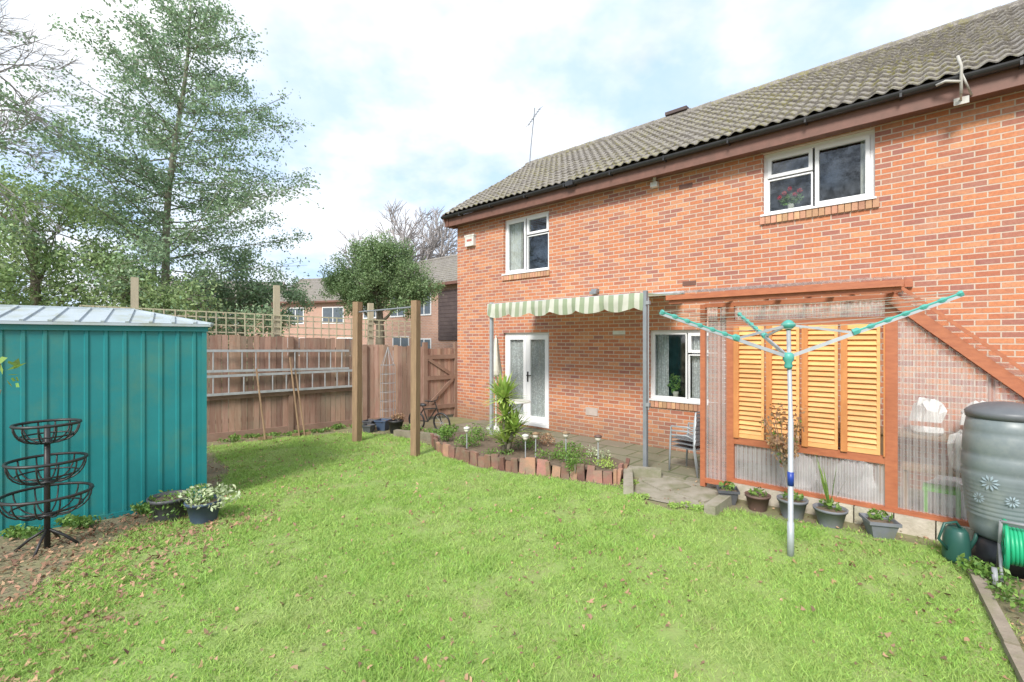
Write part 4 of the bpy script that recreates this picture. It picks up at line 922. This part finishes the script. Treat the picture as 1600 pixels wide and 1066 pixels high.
for (x_,y_,h,r,dep,lbl,d0) in [(-8.4,27,3.5,.2,6,'leafless domed tree with grey twiggy crown',(0,0,1)),(-6.2,28,3.4,.2,6,'leafless domed tree with grey twiggy crown',(0,0,1)),(-12.5,38,3.0,.14,5,'leafless tree standing beyond the houses',(0,0,1))]:
    t=T('bare_tree',lbl,'tree',(x_,y_,0)); b=B(); grow(b,(x_,y_,0),d0,h,r,dep,.1,3); part(t,'trunk',b,barkpale)
t=T('bare_tree','leafless tree with long branches reaching over the shed','tree',(-12.4,8.6,0)); b=B(); b.tube([(-12.4,8.6,0),(-12.2,8.7,4),(-12.0,8.8,7.0)],[.25,.2,.13],8)
for (s_,d_) in [((-12.1,8.75,5.5),(1,.2,.5)),((-12,8.8,6.8),(1,.3,.35)),((-12,8.8,7),(.8,.1,.9)),((-12.1,8.7,6.2),(.9,-.3,.5)),((-12.1,8.7,4.9),(.8,.5,.5)),((-12,8.8,7),(.2,.6,1))]: grow(b,s_,d_,1.15,.032,5,.02,3)
part(t,'trunk',b,barkpale)
N=12000; x=rng.uniform(-60,60,N); y=rng.uniform(46,60,N); hh=3.0+1.5*vnoise(x,y,.25,11)+1.0*vnoise(x,y,.9,12)
c=np.stack([x,y,rng.uniform(0,1,N)**.7*np.maximum(hh,1)],1)
fw=npmesh('distant_woodland',leafverts(c,.45,.6),4,fargreen); fw['kind']='stuff'; fw['label']='distant belt of pale green woodland'; fw['category']='woodland'
N=9000; x=rng.uniform(-22,-8.8,N); y=16.5+.3*(x+19)*.2+rng.uniform(0,1.6,N); hh=2.6+.6*vnoise(x,y,1.3,15)
c=np.stack([x,y,rng.uniform(0,1,N)*hh],1); fw=npmesh('garden_hedge',leafverts(c,.07,.6),4,hollyd); fw['label']='untidy green hedge beyond the fence'; fw['category']='hedge'
# ------------------------------------------------------------ neighbour houses
dgl=M('dark_glass',(.12,.15,.18),rough=.1)
def nhouse(label,F,L_,D_,ez,rz,wins,clad=None):
    t=T('brick_house',label,'house',(0,0,0),F); b=B()
    b.box((0,0,0),(L_,D_,ez)); b.add([(0,0,ez),(0,D_,ez),(0,D_/2,rz)],[(2,1,0)]); b.add([(L_,0,ez),(L_,D_,ez),(L_,D_/2,rz)],[(0,1,2)]); part(t,'wall',b,MBfar)
    b=B(); e=.3; 
    for sgn in (0,1):
        y0=-e if not sgn else D_+e; n=14
        for i in range(n):
            a=i/n;c=(i+1)/n; ya=y0+(D_/2-y0)*a; yb=y0+(D_/2-y0)*c; za=ez-.05+(rz-ez+.1)*a; zb=ez-.05+(rz-ez+.1)*c
            b.add([(-.2,ya,za+.05),(L_+.2,ya,za+.05),(L_+.2,yb,zb+.01),(-.2,yb,zb+.01),(-.2,ya,za-.02),(L_+.2,ya,za-.02)],[(0,1,2,3),(4,5,1,0)] if not sgn else [(3,2,1,0),(0,1,5,4)])
    rf_=part(t,'roof',b,tilefar); b=B(); b.tube([(-.2,D_/2,rz+.06),(L_+.2,D_/2,rz+.06)],.1,8); part(t,'ridge_tile',b,tilefar,parent=rf_)
    b=B(); b.box((-.1,-.34,ez-.12),(L_+.1,-.24,ez)); part(t,'gutter',b,bargebrown)
    for x0,z0,ww,h_ in wins:
        g=group_part(t,'window'); b=B(); q=B(); f=.06
        b.box((x0,-.03,z0),(x0+ww,-.002,z0+f)); b.box((x0,-.03,z0+h_-f),(x0+ww,-.002,z0+h_)); b.box((x0,-.03,z0+f),(x0+f,-.002,z0+h_-f)); b.box((x0+ww-f,-.03,z0+f),(x0+ww,-.002,z0+h_-f)); b.box((x0+ww/2-.03,-.03,z0+f),(x0+ww/2+.03,-.002,z0+h_-f))
        q.box((x0+f,-.012,z0+f),(x0+ww-f,-.003,z0+h_-f)); part(t,'frame',b,white,parent=g); part(t,'glass',q,dgl,parent=g)
    if clad:
        b=B()
        for i in range(int((clad[3]-clad[2])/.16)): b.beam((clad[0],-.03,clad[2]+.16*i+.08),(clad[1],-.03,clad[2]+.16*i+.08),.03,.15)
        part(t,'cladding',b,darkclad)
nhouse('brick terraced house with grey tiled roof beyond the gardens',ROT((-16.2,32),.97,-.25),8.6,6,4.5,6.3,[(1.2,3.0,1.3,1.1),(3.9,3.0,1.6,1.1),(6.2,3.0,1.2,1.1),(1.2,.9,1.4,1.2),(5,.9,1.6,1.2)])
nhouse('brick house with dark timber cladding beside a yew',ROT((-8.3,24.8),.743,-.67),12,6,4.3,6.1,[(1.0,3.0,1.2,1.0),(3.4,3.0,1.2,1.0),(5.5,3.0,1.0,1.0),(3.6,.8,1.3,1.3),(5.5,.8,1.0,1.2)],(7.0,9.5,1.9,4.1))
nhouse('brick terraced house with grey tiled roof beyond the gardens',ROT((-28,36),.97,.1),9.0,6,4.7,6.7,[(1.2,3.1,1.3,1.1),(3.9,3.1,1.6,1.1),(6.2,3.1,1.2,1.1)])
